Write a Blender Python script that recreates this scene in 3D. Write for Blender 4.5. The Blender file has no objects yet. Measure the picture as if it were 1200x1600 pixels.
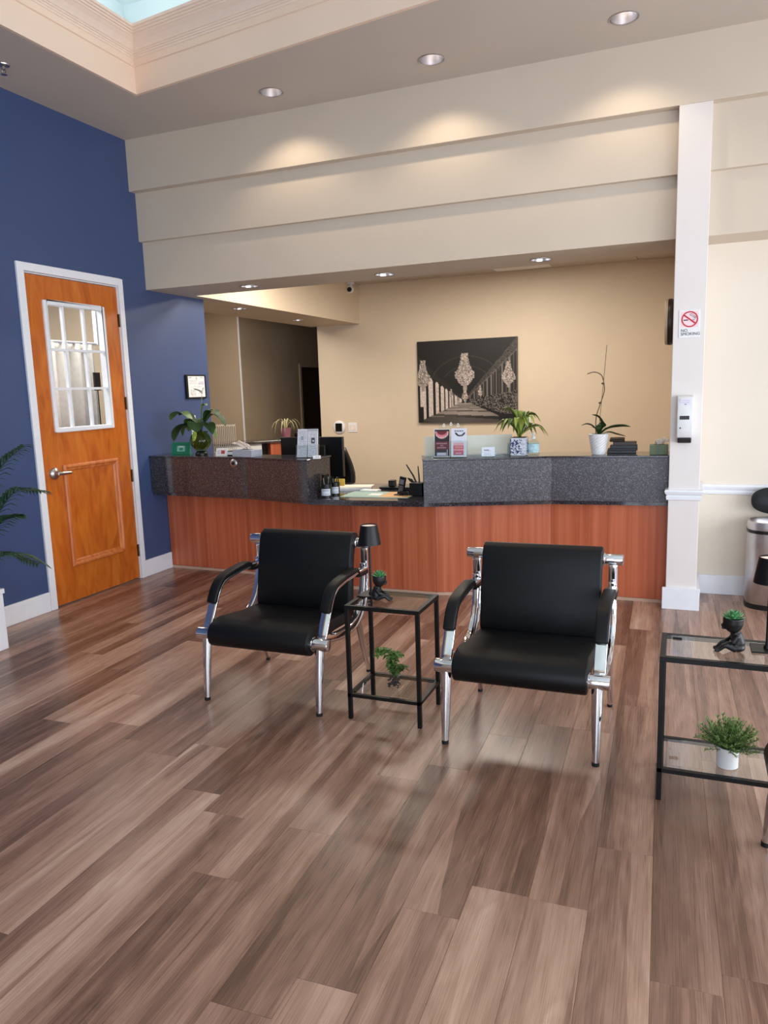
import bpy, bmesh, math, random
import numpy as np
from mathutils import Vector, Matrix
PI = math.pi
R = math.radians
random.seed(4)
SC = bpy.context.scene
COL = SC.collection

# ------------------------------------------------------------------ camera
def camera():
    yaw, pit, roll = -0.38325744, 0.15966941, -0.03162347
    cy, sy, cp, sp, cr, sr = math.cos(yaw), math.sin(yaw), math.cos(pit), math.sin(pit), math.cos(roll), math.sin(roll)
    fwd = Vector((sy*cp, cy*cp, -sp)); right = Vector((cy, -sy, 0)); up = right.cross(fwd)
    r2 = cr*right + sr*up; u2 = -sr*right + cr*up
    cd = bpy.data.cameras.new('camera'); cd.sensor_fit = 'VERTICAL'; cd.sensor_height = 36.0
    cd.lens = 36.0*1180.69/1600.0; cd.clip_start = .05
    co = bpy.data.objects.new('camera', cd); COL.objects.link(co)
    m = Matrix((r2, u2, -fwd)).transposed().to_4x4(); m.translation = Vector((0, 0, 1.55))
    co.matrix_world = m; SC.camera = co
camera()

# ------------------------------------------------------------------ light and exposure
SC.view_settings.view_transform = 'Standard'; SC.view_settings.look = 'None'
SC.view_settings.gamma = 1.0; SC.view_settings.use_curve_mapping = False
SC.view_settings.exposure = 0.0
world = bpy.data.worlds.new('world'); SC.world = world; world.use_nodes = True
wb = world.node_tree.nodes['Background']; wb.inputs[0].default_value = (.62, .78, 1, 1); wb.inputs[1].default_value = 1.0

def area(name, loc, target, sx, sy, power, color):
    l = bpy.data.lights.new(name, 'AREA'); l.shape = 'RECTANGLE'; l.size = sx; l.size_y = sy; l.energy = power; l.color = color
    o = bpy.data.objects.new(name, l); COL.objects.link(o); o.location = loc
    o.rotation_euler = (Vector(target)-Vector(loc)).to_track_quat('-Z', 'Y').to_euler(); return o
def spot(name, loc, power, color, ang=120, blend=.7, rad=.03):
    l = bpy.data.lights.new(name, 'SPOT'); l.energy = power; l.color = color; l.spot_size = R(ang); l.spot_blend = blend; l.shadow_soft_size = rad
    o = bpy.data.objects.new(name, l); COL.objects.link(o); o.location = loc; return o
DAY = (.86, .93, 1.0); WARM = (1, .91, .78)
area('window_light_right', (3.3, 1.6, 1.3), (0, 1.6, 1.1), 6.0, 2.1, 270, (.90, .95, 1))
area('window_light_front', (1.1, -3.3, 1.35), (1.0, 0, 1.15), 3.5, 2.3, 180, (.74, .86, 1))
area('office_light', (-2.0, 8.2, 2.96), (-2.0, 8.2, 0), 1.2, .55, 62, WARM)
area('office_light', (-3.2, 6.9, 2.96), (-3.2, 6.9, 0), 1.2, .55, 50, WARM)
area('passage_fill_light', (-5.5, 8.2, 2.72), (-5.6, 8.6, 0), .6, .6, 40, WARM)  # unseen lamp added to brighten the passage
area('consult_room_light', (-5.4, 4.4, 2.7), (-5.4, 4.4, 0), 1.2, 2.4, 70, (1, .97, .92))

# ------------------------------------------------------------------ materials
MATS = {}
def newmat(name):
    m = bpy.data.materials.new(name); m.use_nodes = True; MATS[name] = m
    nt = m.node_tree; return m, nt, nt.nodes['Principled BSDF']
def lin(c):
    return tuple((x/255/12.92 if x/255 <= .04045 else ((x/255+.055)/1.055)**2.4) for x in c)
def mat(name, rgb, rough=.5, metal=0, spec=.5, var=.08, nscale=20, bump=0, bscale=200, emit=0, coat=0):
    """plain surface with a little procedural tone variation"""
    m, nt, b = newmat(name); c = lin(rgb)
    n = nt.nodes.new('ShaderNodeTexNoise'); n.inputs['Scale'].default_value = nscale; n.inputs['Detail'].default_value = 4
    tc = nt.nodes.new('ShaderNodeTexCoord'); nt.links.new(tc.outputs['Object'], n.inputs['Vector'])
    r = nt.nodes.new('ShaderNodeValToRGB')
    r.color_ramp.elements[0].position = .3; r.color_ramp.elements[1].position = .7
    r.color_ramp.elements[0].color = (*[x*(1-var) for x in c], 1); r.color_ramp.elements[1].color = (*[min(1, x*(1+var)) for x in c], 1)
    nt.links.new(n.outputs[0], r.inputs[0]); nt.links.new(r.outputs[0], b.inputs['Base Color'])
    b.inputs['Roughness'].default_value = rough; b.inputs['Metallic'].default_value = metal
    b.inputs['Specular IOR Level'].default_value = spec; b.inputs['Coat Weight'].default_value = coat
    if bump:
        n2 = nt.nodes.new('ShaderNodeTexNoise'); n2.inputs['Scale'].default_value = bscale; nt.links.new(tc.outputs['Object'], n2.inputs['Vector'])
        bp = nt.nodes.new('ShaderNodeBump'); bp.inputs['Strength'].default_value = bump; bp.inputs['Distance'].default_value = .002
        nt.links.new(n2.outputs[0], bp.inputs['Height']); nt.links.new(bp.outputs[0], b.inputs['Normal'])
    if emit:
        nt.links.new(r.outputs[0], b.inputs['Emission Color']); b.inputs['Emission Strength'].default_value = emit
    return m
def woodmat(name, stops, scale=(30, 30, 1.2), rough=.35, detail=6, dist=1.2, rnd=0, coat=0, gscale=1):
    """stops: list of (pos, rgb); grain runs along the small-scale axis"""
    m, nt, b = newmat(name); N = nt.nodes.new; L = nt.links.new
    tc = N('ShaderNodeTexCoord'); mp = N('ShaderNodeMapping'); mp.inputs['Scale'].default_value = scale
    L(tc.outputs['Object'], mp.inputs['Vector'])
    n = N('ShaderNodeTexNoise'); n.inputs['Scale'].default_value = gscale; n.inputs['Detail'].default_value = detail; n.inputs['Distortion'].default_value = dist
    L(mp.outputs[0], n.inputs['Vector'])
    r = N('ShaderNodeValToRGB'); cr = r.color_ramp
    while len(cr.elements) < len(stops): cr.elements.new(.5)
    for e, (p, c) in zip(cr.elements, stops): e.position = p; e.color = (*lin(c), 1)
    L(n.outputs[0], r.inputs[0]); L(r.outputs[0], b.inputs['Base Color']); b.inputs['Roughness'].default_value = rough
    b.inputs['Coat Weight'].default_value = coat; b.inputs['Coat Roughness'].default_value = .25
    return m
def glassmat(name, tint=(1, 1, 1), rough=0.0, ior=1.45, haze=0):
    m, nt, b = newmat(name); N = nt.nodes.new; L = nt.links.new
    nt.nodes.remove(b); out = nt.nodes['Material Output']
    t = N('ShaderNodeBsdfTransparent'); t.inputs[0].default_value = (*tint, 1)
    g = N('ShaderNodeBsdfGlossy'); g.inputs['Roughness'].default_value = rough
    f = N('ShaderNodeFresnel'); f.inputs['IOR'].default_value = ior
    gm_ = N('ShaderNodeNewGeometry'); sb_n = N('ShaderNodeMath'); sb_n.operation = 'SUBTRACT'; sb_n.inputs[0].default_value = 1; L(gm_.outputs['Backfacing'], sb_n.inputs[1])
    ml = N('ShaderNodeMath'); ml.operation = 'MULTIPLY'; L(f.outputs[0], ml.inputs[0]); L(sb_n.outputs[0], ml.inputs[1])
    mx = N('ShaderNodeMixShader'); L(ml.outputs[0], mx.inputs[0]); L(t.outputs[0], mx.inputs[1]); L(g.outputs[0], mx.inputs[2])
    last = mx
    if haze:
        d = N('ShaderNodeBsdfDiffuse'); d.inputs[0].default_value = (.75, .8, .8, 1)
        m2 = N('ShaderNodeMixShader'); m2.inputs[0].default_value = haze; L(mx.outputs[0], m2.inputs[1]); L(d.outputs[0], m2.inputs[2]); last = m2
    L(last.outputs[0], out.inputs[0]); return m
def printmat(name='print_ink', rough=.5):
    m, nt, b = newmat(name)
    a = nt.nodes.new('ShaderNodeVertexColor'); a.layer_name = 'ink'
    nt.links.new(a.outputs[0], b.inputs['Base Color']); b.inputs['Roughness'].default_value = rough; return m
def floormat(name='plank_wood'):
    m, nt, b = newmat(name); N = nt.nodes.new; L = nt.links.new
    tc = N('ShaderNodeTexCoord'); oi = N('ShaderNodeObjectInfo')
    off = N('ShaderNodeVectorMath'); off.operation = 'MULTIPLY_ADD'
    comb = N('ShaderNodeCombineXYZ')
    for i in range(3): L(oi.outputs['Random'], comb.inputs[i])
    off.inputs[1].default_value = (37, 91, 53); L(comb.outputs[0], off.inputs[0]); L(tc.outputs['Object'], off.inputs[2])
    def noise(scale, s, detail, dist):
        mp = N('ShaderNodeMapping'); mp.inputs['Scale'].default_value = scale; L(off.outputs[0], mp.inputs['Vector'])
        n = N('ShaderNodeTexNoise'); n.inputs['Scale'].default_value = s; n.inputs['Detail'].default_value = detail; n.inputs['Distortion'].default_value = dist
        L(mp.outputs[0], n.inputs['Vector']); return n.outputs[0]
    strips = noise((10.5, .36, 1), 1, 1.5, .3)      # broad tone strips inside a plank
    grain = noise((70, 1.6, 1), 1, 6, 1.5)       # long grain
    fine = noise((420, 5, 1), 1, 2, 0)           # fine lines
    cath = noise((9, 1.7, 1), 1, 3, 3.5)
    def math_(op, a, bb, c=None):
        x = N('ShaderNodeMath'); x.operation = op
        for i, v in enumerate((a, bb, c)):
            if v is None: continue
            if isinstance(v, (int, float)): x.inputs[i].default_value = v
            else: L(v, x.inputs[i])
        return x.outputs[0]
    vm = N('ShaderNodeMapping'); vm.inputs['Scale'].default_value = (13, .42, 1)
    wob = N('ShaderNodeVectorMath'); wob.operation = 'MULTIPLY_ADD'; wc = N('ShaderNodeCombineXYZ'); L(noise((3, 2.2, 1), 1, 3, 0), wc.inputs[0])
    wob.inputs[1].default_value = (.03, 0, 0); L(wc.outputs[0], wob.inputs[0]); L(off.outputs[0], wob.inputs[2]); L(wob.outputs[0], vm.inputs['Vector'])
    vo = N('ShaderNodeTexVoronoi'); vo.voronoi_dimensions = '2D'; vo.inputs['Scale'].default_value = 1; L(vm.outputs[0], vo.inputs['Vector'])
    vs = N('ShaderNodeSeparateColor'); L(vo.outputs['Color'], vs.inputs[0])
    v = math_('MULTIPLY', strips, .75)
    v = math_('MULTIPLY_ADD', vs.outputs[0], .34, v)
    v = math_('MULTIPLY_ADD', grain, .30, v)
    v = math_('MULTIPLY_ADD', cath, .45, v)
    v = math_('MULTIPLY_ADD', fine, .40, v)
    v = math_('MULTIPLY_ADD', oi.outputs['Random'], .40, v)
    v = math_('SUBTRACT', v, .865)
    r = N('ShaderNodeValToRGB'); cr = r.color_ramp
    stops = [(.06, (94, 67, 54)), (.34, (134, 100, 83)), (.55, (164, 127, 108)), (.78, (190, 154, 134)), (.97, (210, 179, 159))]
    while len(cr.elements) < len(stops): cr.elements.new(.5)
    for e, (p, c) in zip(cr.elements, stops): e.position = p; e.color = (*lin(c), 1)
    L(v, r.inputs[0]); L(r.outputs[0], b.inputs['Base Color'])
    rr = math_('MULTIPLY_ADD', fine, .14, .22); L(rr, b.inputs['Roughness'])
    bp = N('ShaderNodeBump'); bp.inputs['Strength'].default_value = .22; bp.inputs['Distance'].default_value = .0006
    L(fine, bp.inputs['Height']); L(bp.outputs[0], b.inputs['Normal']); return m
def granitemat(name, rough=.09, spec=.85, lift=1.0):
    m, nt, b = newmat(name); N = nt.nodes.new; L = nt.links.new
    tc = N('ShaderNodeTexCoord'); v = N('ShaderNodeTexVoronoi'); v.inputs['Scale'].default_value = 210
    n = N('ShaderNodeTexNoise'); n.inputs['Scale'].default_value = 90; n.inputs['Detail'].default_value = 5
    L(tc.outputs['Object'], v.inputs['Vector']); L(tc.outputs['Object'], n.inputs['Vector'])
    sp = N('ShaderNodeSeparateColor'); L(v.outputs['Color'], sp.inputs[0])
    ad = N('ShaderNodeMath'); ad.operation = 'MULTIPLY_ADD'; L(sp.outputs[0], ad.inputs[0]); ad.inputs[1].default_value = .5
    L(n.outputs[0], ad.inputs[2])
    r = N('ShaderNodeValToRGB'); cr = r.color_ramp
    stops = [(.42, (38, 35, 38)), (.66, (48, 45, 49)), (.86, (57, 54, 58)), (.99, (90, 86, 92))]
    while len(cr.elements) < 4: cr.elements.new(.5)
    for e, (p, c) in zip(cr.elements, stops): e.position = p; e.color = (*[lift*q for q in lin(c)], 1)
    L(ad.outputs[0], r.inputs[0]); L(r.outputs[0], b.inputs['Base Color']); b.inputs['Roughness'].default_value = rough; b.inputs['Specular IOR Level'].default_value = spec; return m

blue = mat('blue_paint', (62, 80, 122), .42, var=.03, nscale=3, bump=.08, bscale=300)
greige = mat('greige_paint', (210, 196, 178), .6, var=.02, nscale=2, bump=.06, bscale=250)
ceilpaint = mat('ceiling_paint', (202, 191, 179), .7, var=.02, nscale=2)
cream = mat('cream_paint', (222, 205, 182), .6, var=.02, nscale=2)
nookcream = mat('nook_paint', (228, 217, 201), .6, var=.02, nscale=2)
tan = mat('tan_paint', (190, 164, 132), .6, var=.03, nscale=2)
hallpaint = mat('hall_paint', (176, 158, 136), .6, var=.03, nscale=2)
pillarpaint = mat('pillar_paint', (230, 223, 219), .55, var=.02, nscale=3)
white = mat('white_trim', (236, 238, 244), .4, var=.02)
traypaint = mat('tray_paint', (240, 214, 192), .6, var=.02, nscale=2)
crownpaint = mat('crown_paint', (240, 218, 200), .5, var=.02)
skyblue = mat('pale_blue_ceiling', (220, 234, 236), .7, var=.03, nscale=1)
plankm = floormat()
subfloor = mat('subfloor_dark', (70, 52, 46), .6, var=.1)
doorwood = woodmat('orange_door_wood', [(.25, (168, 78, 18)), (.45, (192, 98, 28)), (.62, (204, 112, 36)), (.85, (214, 128, 50))], (10, 10, 2.6), .32, 5, 1.4, coat=.2)
mouldwood = woodmat('moulding_wood', [(.3, (186, 92, 34)), (.7, (222, 134, 74))], (20, 20, 4), .35, coat=.2)
cherry = woodmat('cherry_laminate', [(.25, (168, 82, 50)), (.45, (190, 98, 64)), (.6, (202, 110, 74)), (.8, (214, 126, 90))], (26, 26, .5), .38, 5, .6)
granite = granitemat('polished_dark_granite')
granite_lit = granitemat('granite_lit_copy', .35, .5, 1.75)  # same granite lightened and duller; light on the right ledge is painted in
leather = mat('black_leather', (9, 9, 11), .5, spec=.3, var=.15, nscale=40, bump=.15, bscale=500)
chrome = mat('chrome', (222, 222, 226), .07, 1, var=.02)
steel = mat('brushed_steel', (206, 203, 204), .38, 1, var=.06, nscale=30)
nickel = mat('satin_nickel', (190, 186, 184), .3, 1, var=.03)
brass = mat('dark_bronze', (96, 70, 44), .4, 1, var=.1)
blackmetal = mat('black_metal', (13, 12, 13), .42, spec=.3, var=.1)
blackplastic = mat('black_plastic', (14, 14, 15), .4, var=.1)
rubber = mat('black_rubber', (10, 10, 10), .8, var=.1)
screen = mat('monitor_black', (8, 8, 10), .3, var=.1)
glass = glassmat('clear_glass', (.97, .985, .98))
tableglass = glassmat('table_glass', (.95, .97, .965), 0, 2.3)
acryl = glassmat('clear_acrylic', (.94, .96, .96), .05)
frost = glassmat('frosted_acrylic', (.86, .92, .9), .3, haze=.4)
vaseglass = glassmat('green_vase_glass', (.72, .78, .52), .02)
paper = mat('white_paper', (240, 240, 240), .7, var=.03)
tissuem = mat('tissue_white', (240, 226, 212), .8, var=.04)
ceramic = mat('white_ceramic', (226, 226, 226), .35, var=.03)
dull = mat('matte_black_ceramic', (14, 13, 14), .45, var=.15)
soil = mat('dark_soil', (46, 34, 26), .9, var=.3, nscale=90)
pebble = mat('dark_pebbles', (58, 50, 46), .7, var=.5, nscale=120)
leafdark = mat('dark_green_leaf', (46, 72, 34), .55, spec=.3, var=.25, nscale=14)
leafmid = mat('mid_green_leaf', (84, 116, 52), .45, var=.3, nscale=16)
leafyel = mat('yellow_green_leaf', (142, 156, 66), .45, var=.3, nscale=18)
leafpale = mat('pale_striped_leaf', (176, 170, 128), .5, var=.25, nscale=30)
fernm = mat('fern_green', (124, 152, 84), .6, var=.35, nscale=60)
succm = mat('succulent_green', (82, 142, 88), .5, var=.3, nscale=80)
palmm = mat('palm_green', (46, 82, 50), .5, var=.3, nscale=10)
stemm = mat('brown_stem', (78, 62, 44), .6, var=.2, nscale=40)
flowerw = mat('white_flower', (236, 234, 222), .5, var=.04)
pink = mat('pink_ceramic', (186, 120, 138), .35, var=.08)
green = mat('green_card', (16, 138, 100), .4, var=.05)
greenbox = mat('sage_box', (112, 124, 100), .6, var=.08)
bluebox = mat('grey_blue_box', (168, 176, 190), .6, var=.06)
yellow = mat('yellow_note', (222, 190, 84), .7, var=.04)
teal = mat('teal_paper', (160, 190, 178), .5, var=.08, nscale=8)
orange = mat('orange_paper', (226, 170, 108), .5, var=.08, nscale=8)
brownclock = mat('dark_brown_wood', (52, 30, 20), .4, var=.2)
clockrim = mat('clock_rim', (206, 184, 152), .4, var=.05)
darkdoor = mat('dark_door', (40, 26, 20), .5, var=.15)
red = mat('sign_red', (196, 26, 44), .5, var=.04)
ink = mat('dark_ink', (40, 40, 44), .5, var=.04)
greyink = mat('grey_ink', (120, 122, 128), .5, var=.04)
pinkback = mat('sign_pink_tint', (250, 214, 220), .5, var=.02)
signwhite = mat('sign_white', (236, 236, 236), .5, var=.02)
curtain = mat('pale_curtain', (226, 222, 212), .8, var=.06, nscale=30)
kickm = mat('kick_strip', (206, 170, 148), .5, var=.05)
lampglow = mat('lamp_diffuser', (255, 226, 214), .5, var=.02, emit=.35)
bulbm = mat('bulb_glow', (255, 238, 224), .5, var=.02, emit=3.5)
panelglow = mat('troffer_glow', (255, 240, 220), .5, var=.01, emit=2.0)
reflector = mat('reflector', (235, 232, 234), .3, 1, var=.02)
sanit = glassmat('sanitizer_clear', (.82, .93, .97), .02)
sanlabel = mat('bottle_label', (176, 208, 214), .5, var=.25, nscale=40)
potpattern_m = printmat('print_ink', .45)

# ------------------------------------------------------------------ mesh helpers
class MB:
    def __init__(s): s.v = []; s.f = []
    def add(s, v, f):
        o = len(s.v); s.v += [tuple(p) for p in v]; s.f += [tuple(i+o for i in q) for q in f]; return s
    def box(s, x0, x1, y0, y1, z0, z1, M=None):
        v = [Vector((x, y, z)) for z in (z0, z1) for y in (y0, y1) for x in (x0, x1)]
        if M is not None: v = [M @ p for p in v]
        return s.add(v, [(0, 2, 3, 1), (4, 5, 7, 6), (0, 1, 5, 4), (2, 6, 7, 3), (0, 4, 6, 2), (1, 3, 7, 5)])
    def cbox(s, c, d, M=None):
        return s.box(c[0]-d[0]/2, c[0]+d[0]/2, c[1]-d[1]/2, c[1]+d[1]/2, c[2]-d[2]/2, c[2]+d[2]/2, M)
    def prism(s, poly, z0, z1):
        n = len(poly); v = [(x, y, z0) for x, y in poly]+[(x, y, z1) for x, y in poly]
        f = [tuple(range(n-1, -1, -1)), tuple(range(n, 2*n))]+[(i, (i+1) % n, n+(i+1) % n, n+i) for i in range(n)]
        return s.add(v, f)
    def extrude(s, poly, a0, a1, axis='x'):
        """closed profile of 2-D points swept along one axis; for 'x' the points are (y,z), for 'y' they are (x,z)"""
        n = len(poly)
        mk = (lambda a, p: (a, p[0], p[1])) if axis == 'x' else (lambda a, p: (p[0], a, p[1]))
        v = [mk(a0, p) for p in poly]+[mk(a1, p) for p in poly]
        return s.add(v, [tuple(range(n-1, -1, -1)), tuple(range(n, 2*n))]+[(i, (i+1) % n, n+(i+1) % n, n+i) for i in range(n)])
    def lathe(s, prof, n=24, c=(0, 0, 0), M=None, sx=1, sy=1, cap=True):
        v = []; f = []
        for r, z in prof:
            for k in range(n):
                a = 2*PI*k/n; p = Vector((r*math.cos(a)*sx, r*math.sin(a)*sy, z))
                if M is not None: p = M @ p
                v.append(p+Vector(c))
        for i in range(len(prof)-1):
            for k in range(n):
                k2 = (k+1) % n; f.append((i*n+k, i*n+k2, (i+1)*n+k2, (i+1)*n+k))
        if cap:
            if prof[0][0] > 1e-5: f.append(tuple(range(n-1, -1, -1)))
            if prof[-1][0] > 1e-5: f.append(tuple((len(prof)-1)*n+k for k in range(n)))
        return s.add(v, f)
    def tube(s, pts, rad, n=12, sx=1, sy=1, ref=None, cap=True):
        """round or elliptical sweep; ref fixes the profile's x direction"""
        pts = [Vector(p) for p in pts]; m = len(pts)
        rad = rad if hasattr(rad, '__len__') else [rad]*m
        v = []; f = []; u = None
        for i, p in enumerate(pts):
            t = (pts[min(i+1, m-1)]-pts[max(i-1, 0)]).normalized()
            if ref is not None: u = Vector(ref)
            elif u is None: u = Vector((0, 0, 1)) if abs(t.z) < .9 else Vector((1, 0, 0))
            u = (u-t*u.dot(t)).normalized(); w = t.cross(u)
            for k in range(n):
                a = 2*PI*k/n; v.append(p+(u*math.cos(a)*sx+w*math.sin(a)*sy)*rad[i])
        for i in range(m-1):
            for k in range(n):
                k2 = (k+1) % n; f.append((i*n+k, i*n+k2, (i+1)*n+k2, (i+1)*n+k))
        if cap: f += [tuple(range(n-1, -1, -1)), tuple((m-1)*n+k for k in range(n))]
        return s.add(v, f)
    def bar(s, pts, w, t, ref=(1, 0, 0)):
        """flat rectangular bar, width w along ref and thickness t across"""
        pts = [Vector(p) for p in pts]; m = len(pts); v = []; f = []
        for i, p in enumerate(pts):
            d = (pts[min(i+1, m-1)]-pts[max(i-1, 0)]).normalized(); u = Vector(ref); u = (u-d*u.dot(d)).normalized(); q = d.cross(u)
            for a, b in ((-1, -1), (1, -1), (1, 1), (-1, 1)): v.append(p+u*a*w/2+q*b*t/2)
        for i in range(m-1):
            for k in range(4): f.append((i*4+k, i*4+(k+1) % 4, i*4+4+(k+1) % 4, i*4+4+k))
        f += [(3, 2, 1, 0), tuple((m-1)*4+k for k in range(4))]
        return s.add(v, f)
    def ball(s, c, r, n=12, sc=(1, 1, 1)):
        m = max(6, n//2)
        prof = [(max(1e-6, r*math.sin(PI*i/m)), -r*math.cos(PI*i/m)) for i in range(m+1)]
        o = len(s.v); s.lathe(prof, n, (0, 0, 0), cap=False)
        s.v[o:] = [(c[0]+x*sc[0], c[1]+y*sc[1], c[2]+z*sc[2]) for x, y, z in s.v[o:]]
        return s
    def leaf(s, pts, w, prof=None, fold=.25, side=None):
        """a leaf blade swept along pts, half width w, folded along its midrib"""
        pts = [Vector(p) for p in pts]; m = len(pts); v = []; f = []
        for i, p in enumerate(pts):
            t = (pts[min(i+1, m-1)]-pts[max(i-1, 0)]).normalized(); k = i/(m-1)
            sd = Vector(side) if side is not None else t.cross(Vector((0, 0, 1)))
            sd = sd-t*sd.dot(t)
            if sd.length < 1e-4: sd = Vector((1, 0, 0))
            sd.normalize(); up = sd.cross(t)
            hw = w*(prof(k) if prof else math.sin(PI*min(1, .08+k*.92))**.8)
            v += [p+sd*hw+up*hw*fold, p, p-sd*hw+up*hw*fold]
        for i in range(m-1):
            for a in (0, 1): f.append((i*3+a, i*3+a+1, i*3+3+a+1, i*3+3+a))
        return s.add(v, f)
    def build(s, name, m, parent=None, smooth=False, bevel=0, seg=2, loc=None, rot=None, solid=0, sub=0):
        me = bpy.data.meshes.new(name); me.from_pydata(s.v, [], s.f); me.materials.append(m)
        bm = bmesh.new(); bm.from_mesh(me); bmesh.ops.remove_doubles(bm, verts=bm.verts, dist=1e-6); bmesh.ops.recalc_face_normals(bm, faces=bm.faces)
        if bevel:
            ed = [e for e in bm.edges if len(e.link_faces) == 2 and e.calc_face_angle(0) > .6]
            bmesh.ops.bevel(bm, geom=ed, offset=bevel, segments=seg, profile=.5, affect='EDGES', clamp_overlap=True)
        if smooth:
            for f in bm.faces: f.smooth = True
            for e in bm.edges:
                if len(e.link_faces) == 2 and e.calc_face_angle(0) > R(50): e.smooth = False
        bm.to_mesh(me); bm.free()
        o = bpy.data.objects.new(name, me); COL.objects.link(o)
        if parent is not None: o.parent = parent
        if loc is not None: o.location = loc
        if rot is not None: o.rotation_euler = rot
        if solid:
            md = o.modifiers.new('solid', 'SOLIDIFY'); md.thickness = solid; md.offset = 0
        if sub:
            md = o.modifiers.new('sub', 'SUBSURF'); md.levels = sub; md.render_levels = sub
        return o
def tag(o, label=None, cat=None, group=None, kind=None):
    if label: o['label'] = label
    if cat: o['category'] = cat
    if group: o['group'] = group
    if kind: o['kind'] = kind
    return o
def thing(name, label, cat, loc=(0, 0, 0), rz=0, group=None):
    o = bpy.data.objects.new(name, None); o.empty_display_size = .1; COL.objects.link(o); o.location = loc; o.rotation_euler = (0, 0, rz)
    return tag(o, label, cat, group)
def copy_tree(o, parent=None):
    c = o.copy(); COL.objects.link(c); c.parent = parent
    for ch in list(o.children): copy_tree(ch, c)
    return c
def struct(name, mb, m, parent=None, **k):
    o = mb.build(name, m, parent, **k)
    o['kind'] = 'structure'
    return o
def bake(o):
    """turn an object's modifiers into plain mesh data"""
    dg = bpy.context.evaluated_depsgraph_get(); dg.update()
    me = bpy.data.meshes.new_from_object(o.evaluated_get(dg)); o.modifiers.clear(); o.data = me
def cut_holes(o, holes):
    cs = []
    for x, y, z, r, h in holes:
        c = MB().lathe([(r, -h), (r, h)], 32, (x, y, z)).build('cutter', greige)
        cs.append(c); md = o.modifiers.new('cut', 'BOOLEAN'); md.object = c; md.operation = 'DIFFERENCE'; md.solver = 'EXACT'
    bake(o)
    for c in cs:
        me = c.data; bpy.data.objects.remove(c); bpy.data.meshes.remove(me)
def arc(c, r, a0, a1, n, plane='yz', x=0):
    out = []
    for i in range(n+1):
        a = R(a0+(a1-a0)*i/n); out.append((x, c[0]+r*math.cos(a), c[1]+r*math.sin(a)))
    return out
def smoothpath(pts, n=8):
    """Catmull-Rom through pts"""
    P_ = [Vector(p) for p in pts]; P_ = [P_[0]*2-P_[1]]+P_+[P_[-1]*2-P_[-2]]; out = []
    for i in range(1, len(P_)-2):
        p0, p1, p2, p3 = P_[i-1:i+3]
        for k in range(n):
            t = k/n
            out.append(.5*((2*p1)+(p2-p0)*t+(2*p0-5*p1+4*p2-p3)*t*t+(3*p1-p0-3*p2+p3)*t**3))
    out.append(P_[-2]); return out
def printed(name, w, h, arr, parent=None, loc=(0, 0, 0), rot=(0, 0, 0), m=None, cyl=None):
    """flat printed sheet: one grid with an ink colour per vertex (x right, z up, faces -y); arr is rows x cols x 3 in sRGB 0..1"""
    H, W = arr.shape[:2]; a = np.clip(arr, 0, 1)
    L_ = np.where(a <= .04045, a/12.92, ((a+.055)/1.055)**2.4)
    v = []
    for j in range(H):
        for i in range(W):
            x = (i/(W-1)-.5)*w; z = (1-j/(H-1))*h
            if cyl: an = x/cyl; v.append((cyl*math.sin(an), -cyl*math.cos(an), z))
            else: v.append((x, 0, z))
    f = [(j*W+i, (j+1)*W+i, (j+1)*W+i+1, j*W+i+1) for j in range(H-1) for i in range(W-1)]
    me = bpy.data.meshes.new(name); me.from_pydata(v, [], f); me.materials.append(m or potpattern_m)
    ca = me.color_attributes.new('ink', 'FLOAT_COLOR', 'POINT')
    buf = np.ones((H*W, 4), np.float32); buf[:, :3] = L_.reshape(-1, 3); ca.data.foreach_set('color', buf.ravel())
    o = bpy.data.objects.new(name, me); COL.objects.link(o)
    if parent is not None: o.parent = parent
    o.location = loc; o.rotation_euler = rot; return o
def text_mesh(name, body, size, m, parent, loc, rot=(PI/2, 0, 0), depth=.0006, align='LEFT'):
    cu = bpy.data.curves.new(name, 'FONT'); cu.body = body; cu.size = size; cu.extrude = depth; cu.align_x = align; cu.space_line = .85
    t = bpy.data.objects.new(name+'_tmp', cu); COL.objects.link(t)
    dg = bpy.context.evaluated_depsgraph_get(); dg.update()
    me = bpy.data.meshes.new_from_object(t.evaluated_get(dg)); bpy.data.objects.remove(t); bpy.data.curves.remove(cu)
    me.materials.clear(); me.materials.append(m); me.name = name
    o = bpy.data.objects.new(name, me); COL.objects.link(o); o.parent = parent; o.location = loc; o.rotation_euler = rot; return o

# ------------------------------------------------------------------ setting: floor
XB, YF, ZC, ZS = -4.382, 5.41, 3.653, 2.469
floor = struct('floor', MB().box(-7.2, 3.4, -3.4, 13.6, -.14, -.012), subfloor)
PW, PL = .178, 1.22
ang = R(1.5)
def plank_mesh():
    e, h = .0005, .0006; w, l = PW/2-.0003, PL/2-.0003; b = MB()
    v = [(-w, -l, -.012), (w, -l, -.012), (w, l, -.012), (-w, l, -.012), (-w, -l, -h), (w, -l, -h), (w, l, -h), (-w, l, -h),
         (-w+e, -l+e, 0), (w-e, -l+e, 0), (w-e, l-e, 0), (-w+e, l-e, 0)]
    f = [(4, 5, 9, 8), (5, 6, 10, 9), (6, 7, 11, 10), (7, 4, 8, 11), (8, 9, 10, 11), (0, 1, 5, 4), (1, 2, 6, 5), (2, 3, 7, 6), (3, 0, 4, 7)]
    return v, f
pv, pf = plank_mesh()
pme = bpy.data.meshes.new('plank'); pme.from_pydata(pv, [], pf); pme.materials.append(plankm)
KNOWN = {-1: 2.44, -2: 2.105, 0: 1.88, -4: 1.95, -7: 2.23, -8: 1.905}
far = MB()
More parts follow.
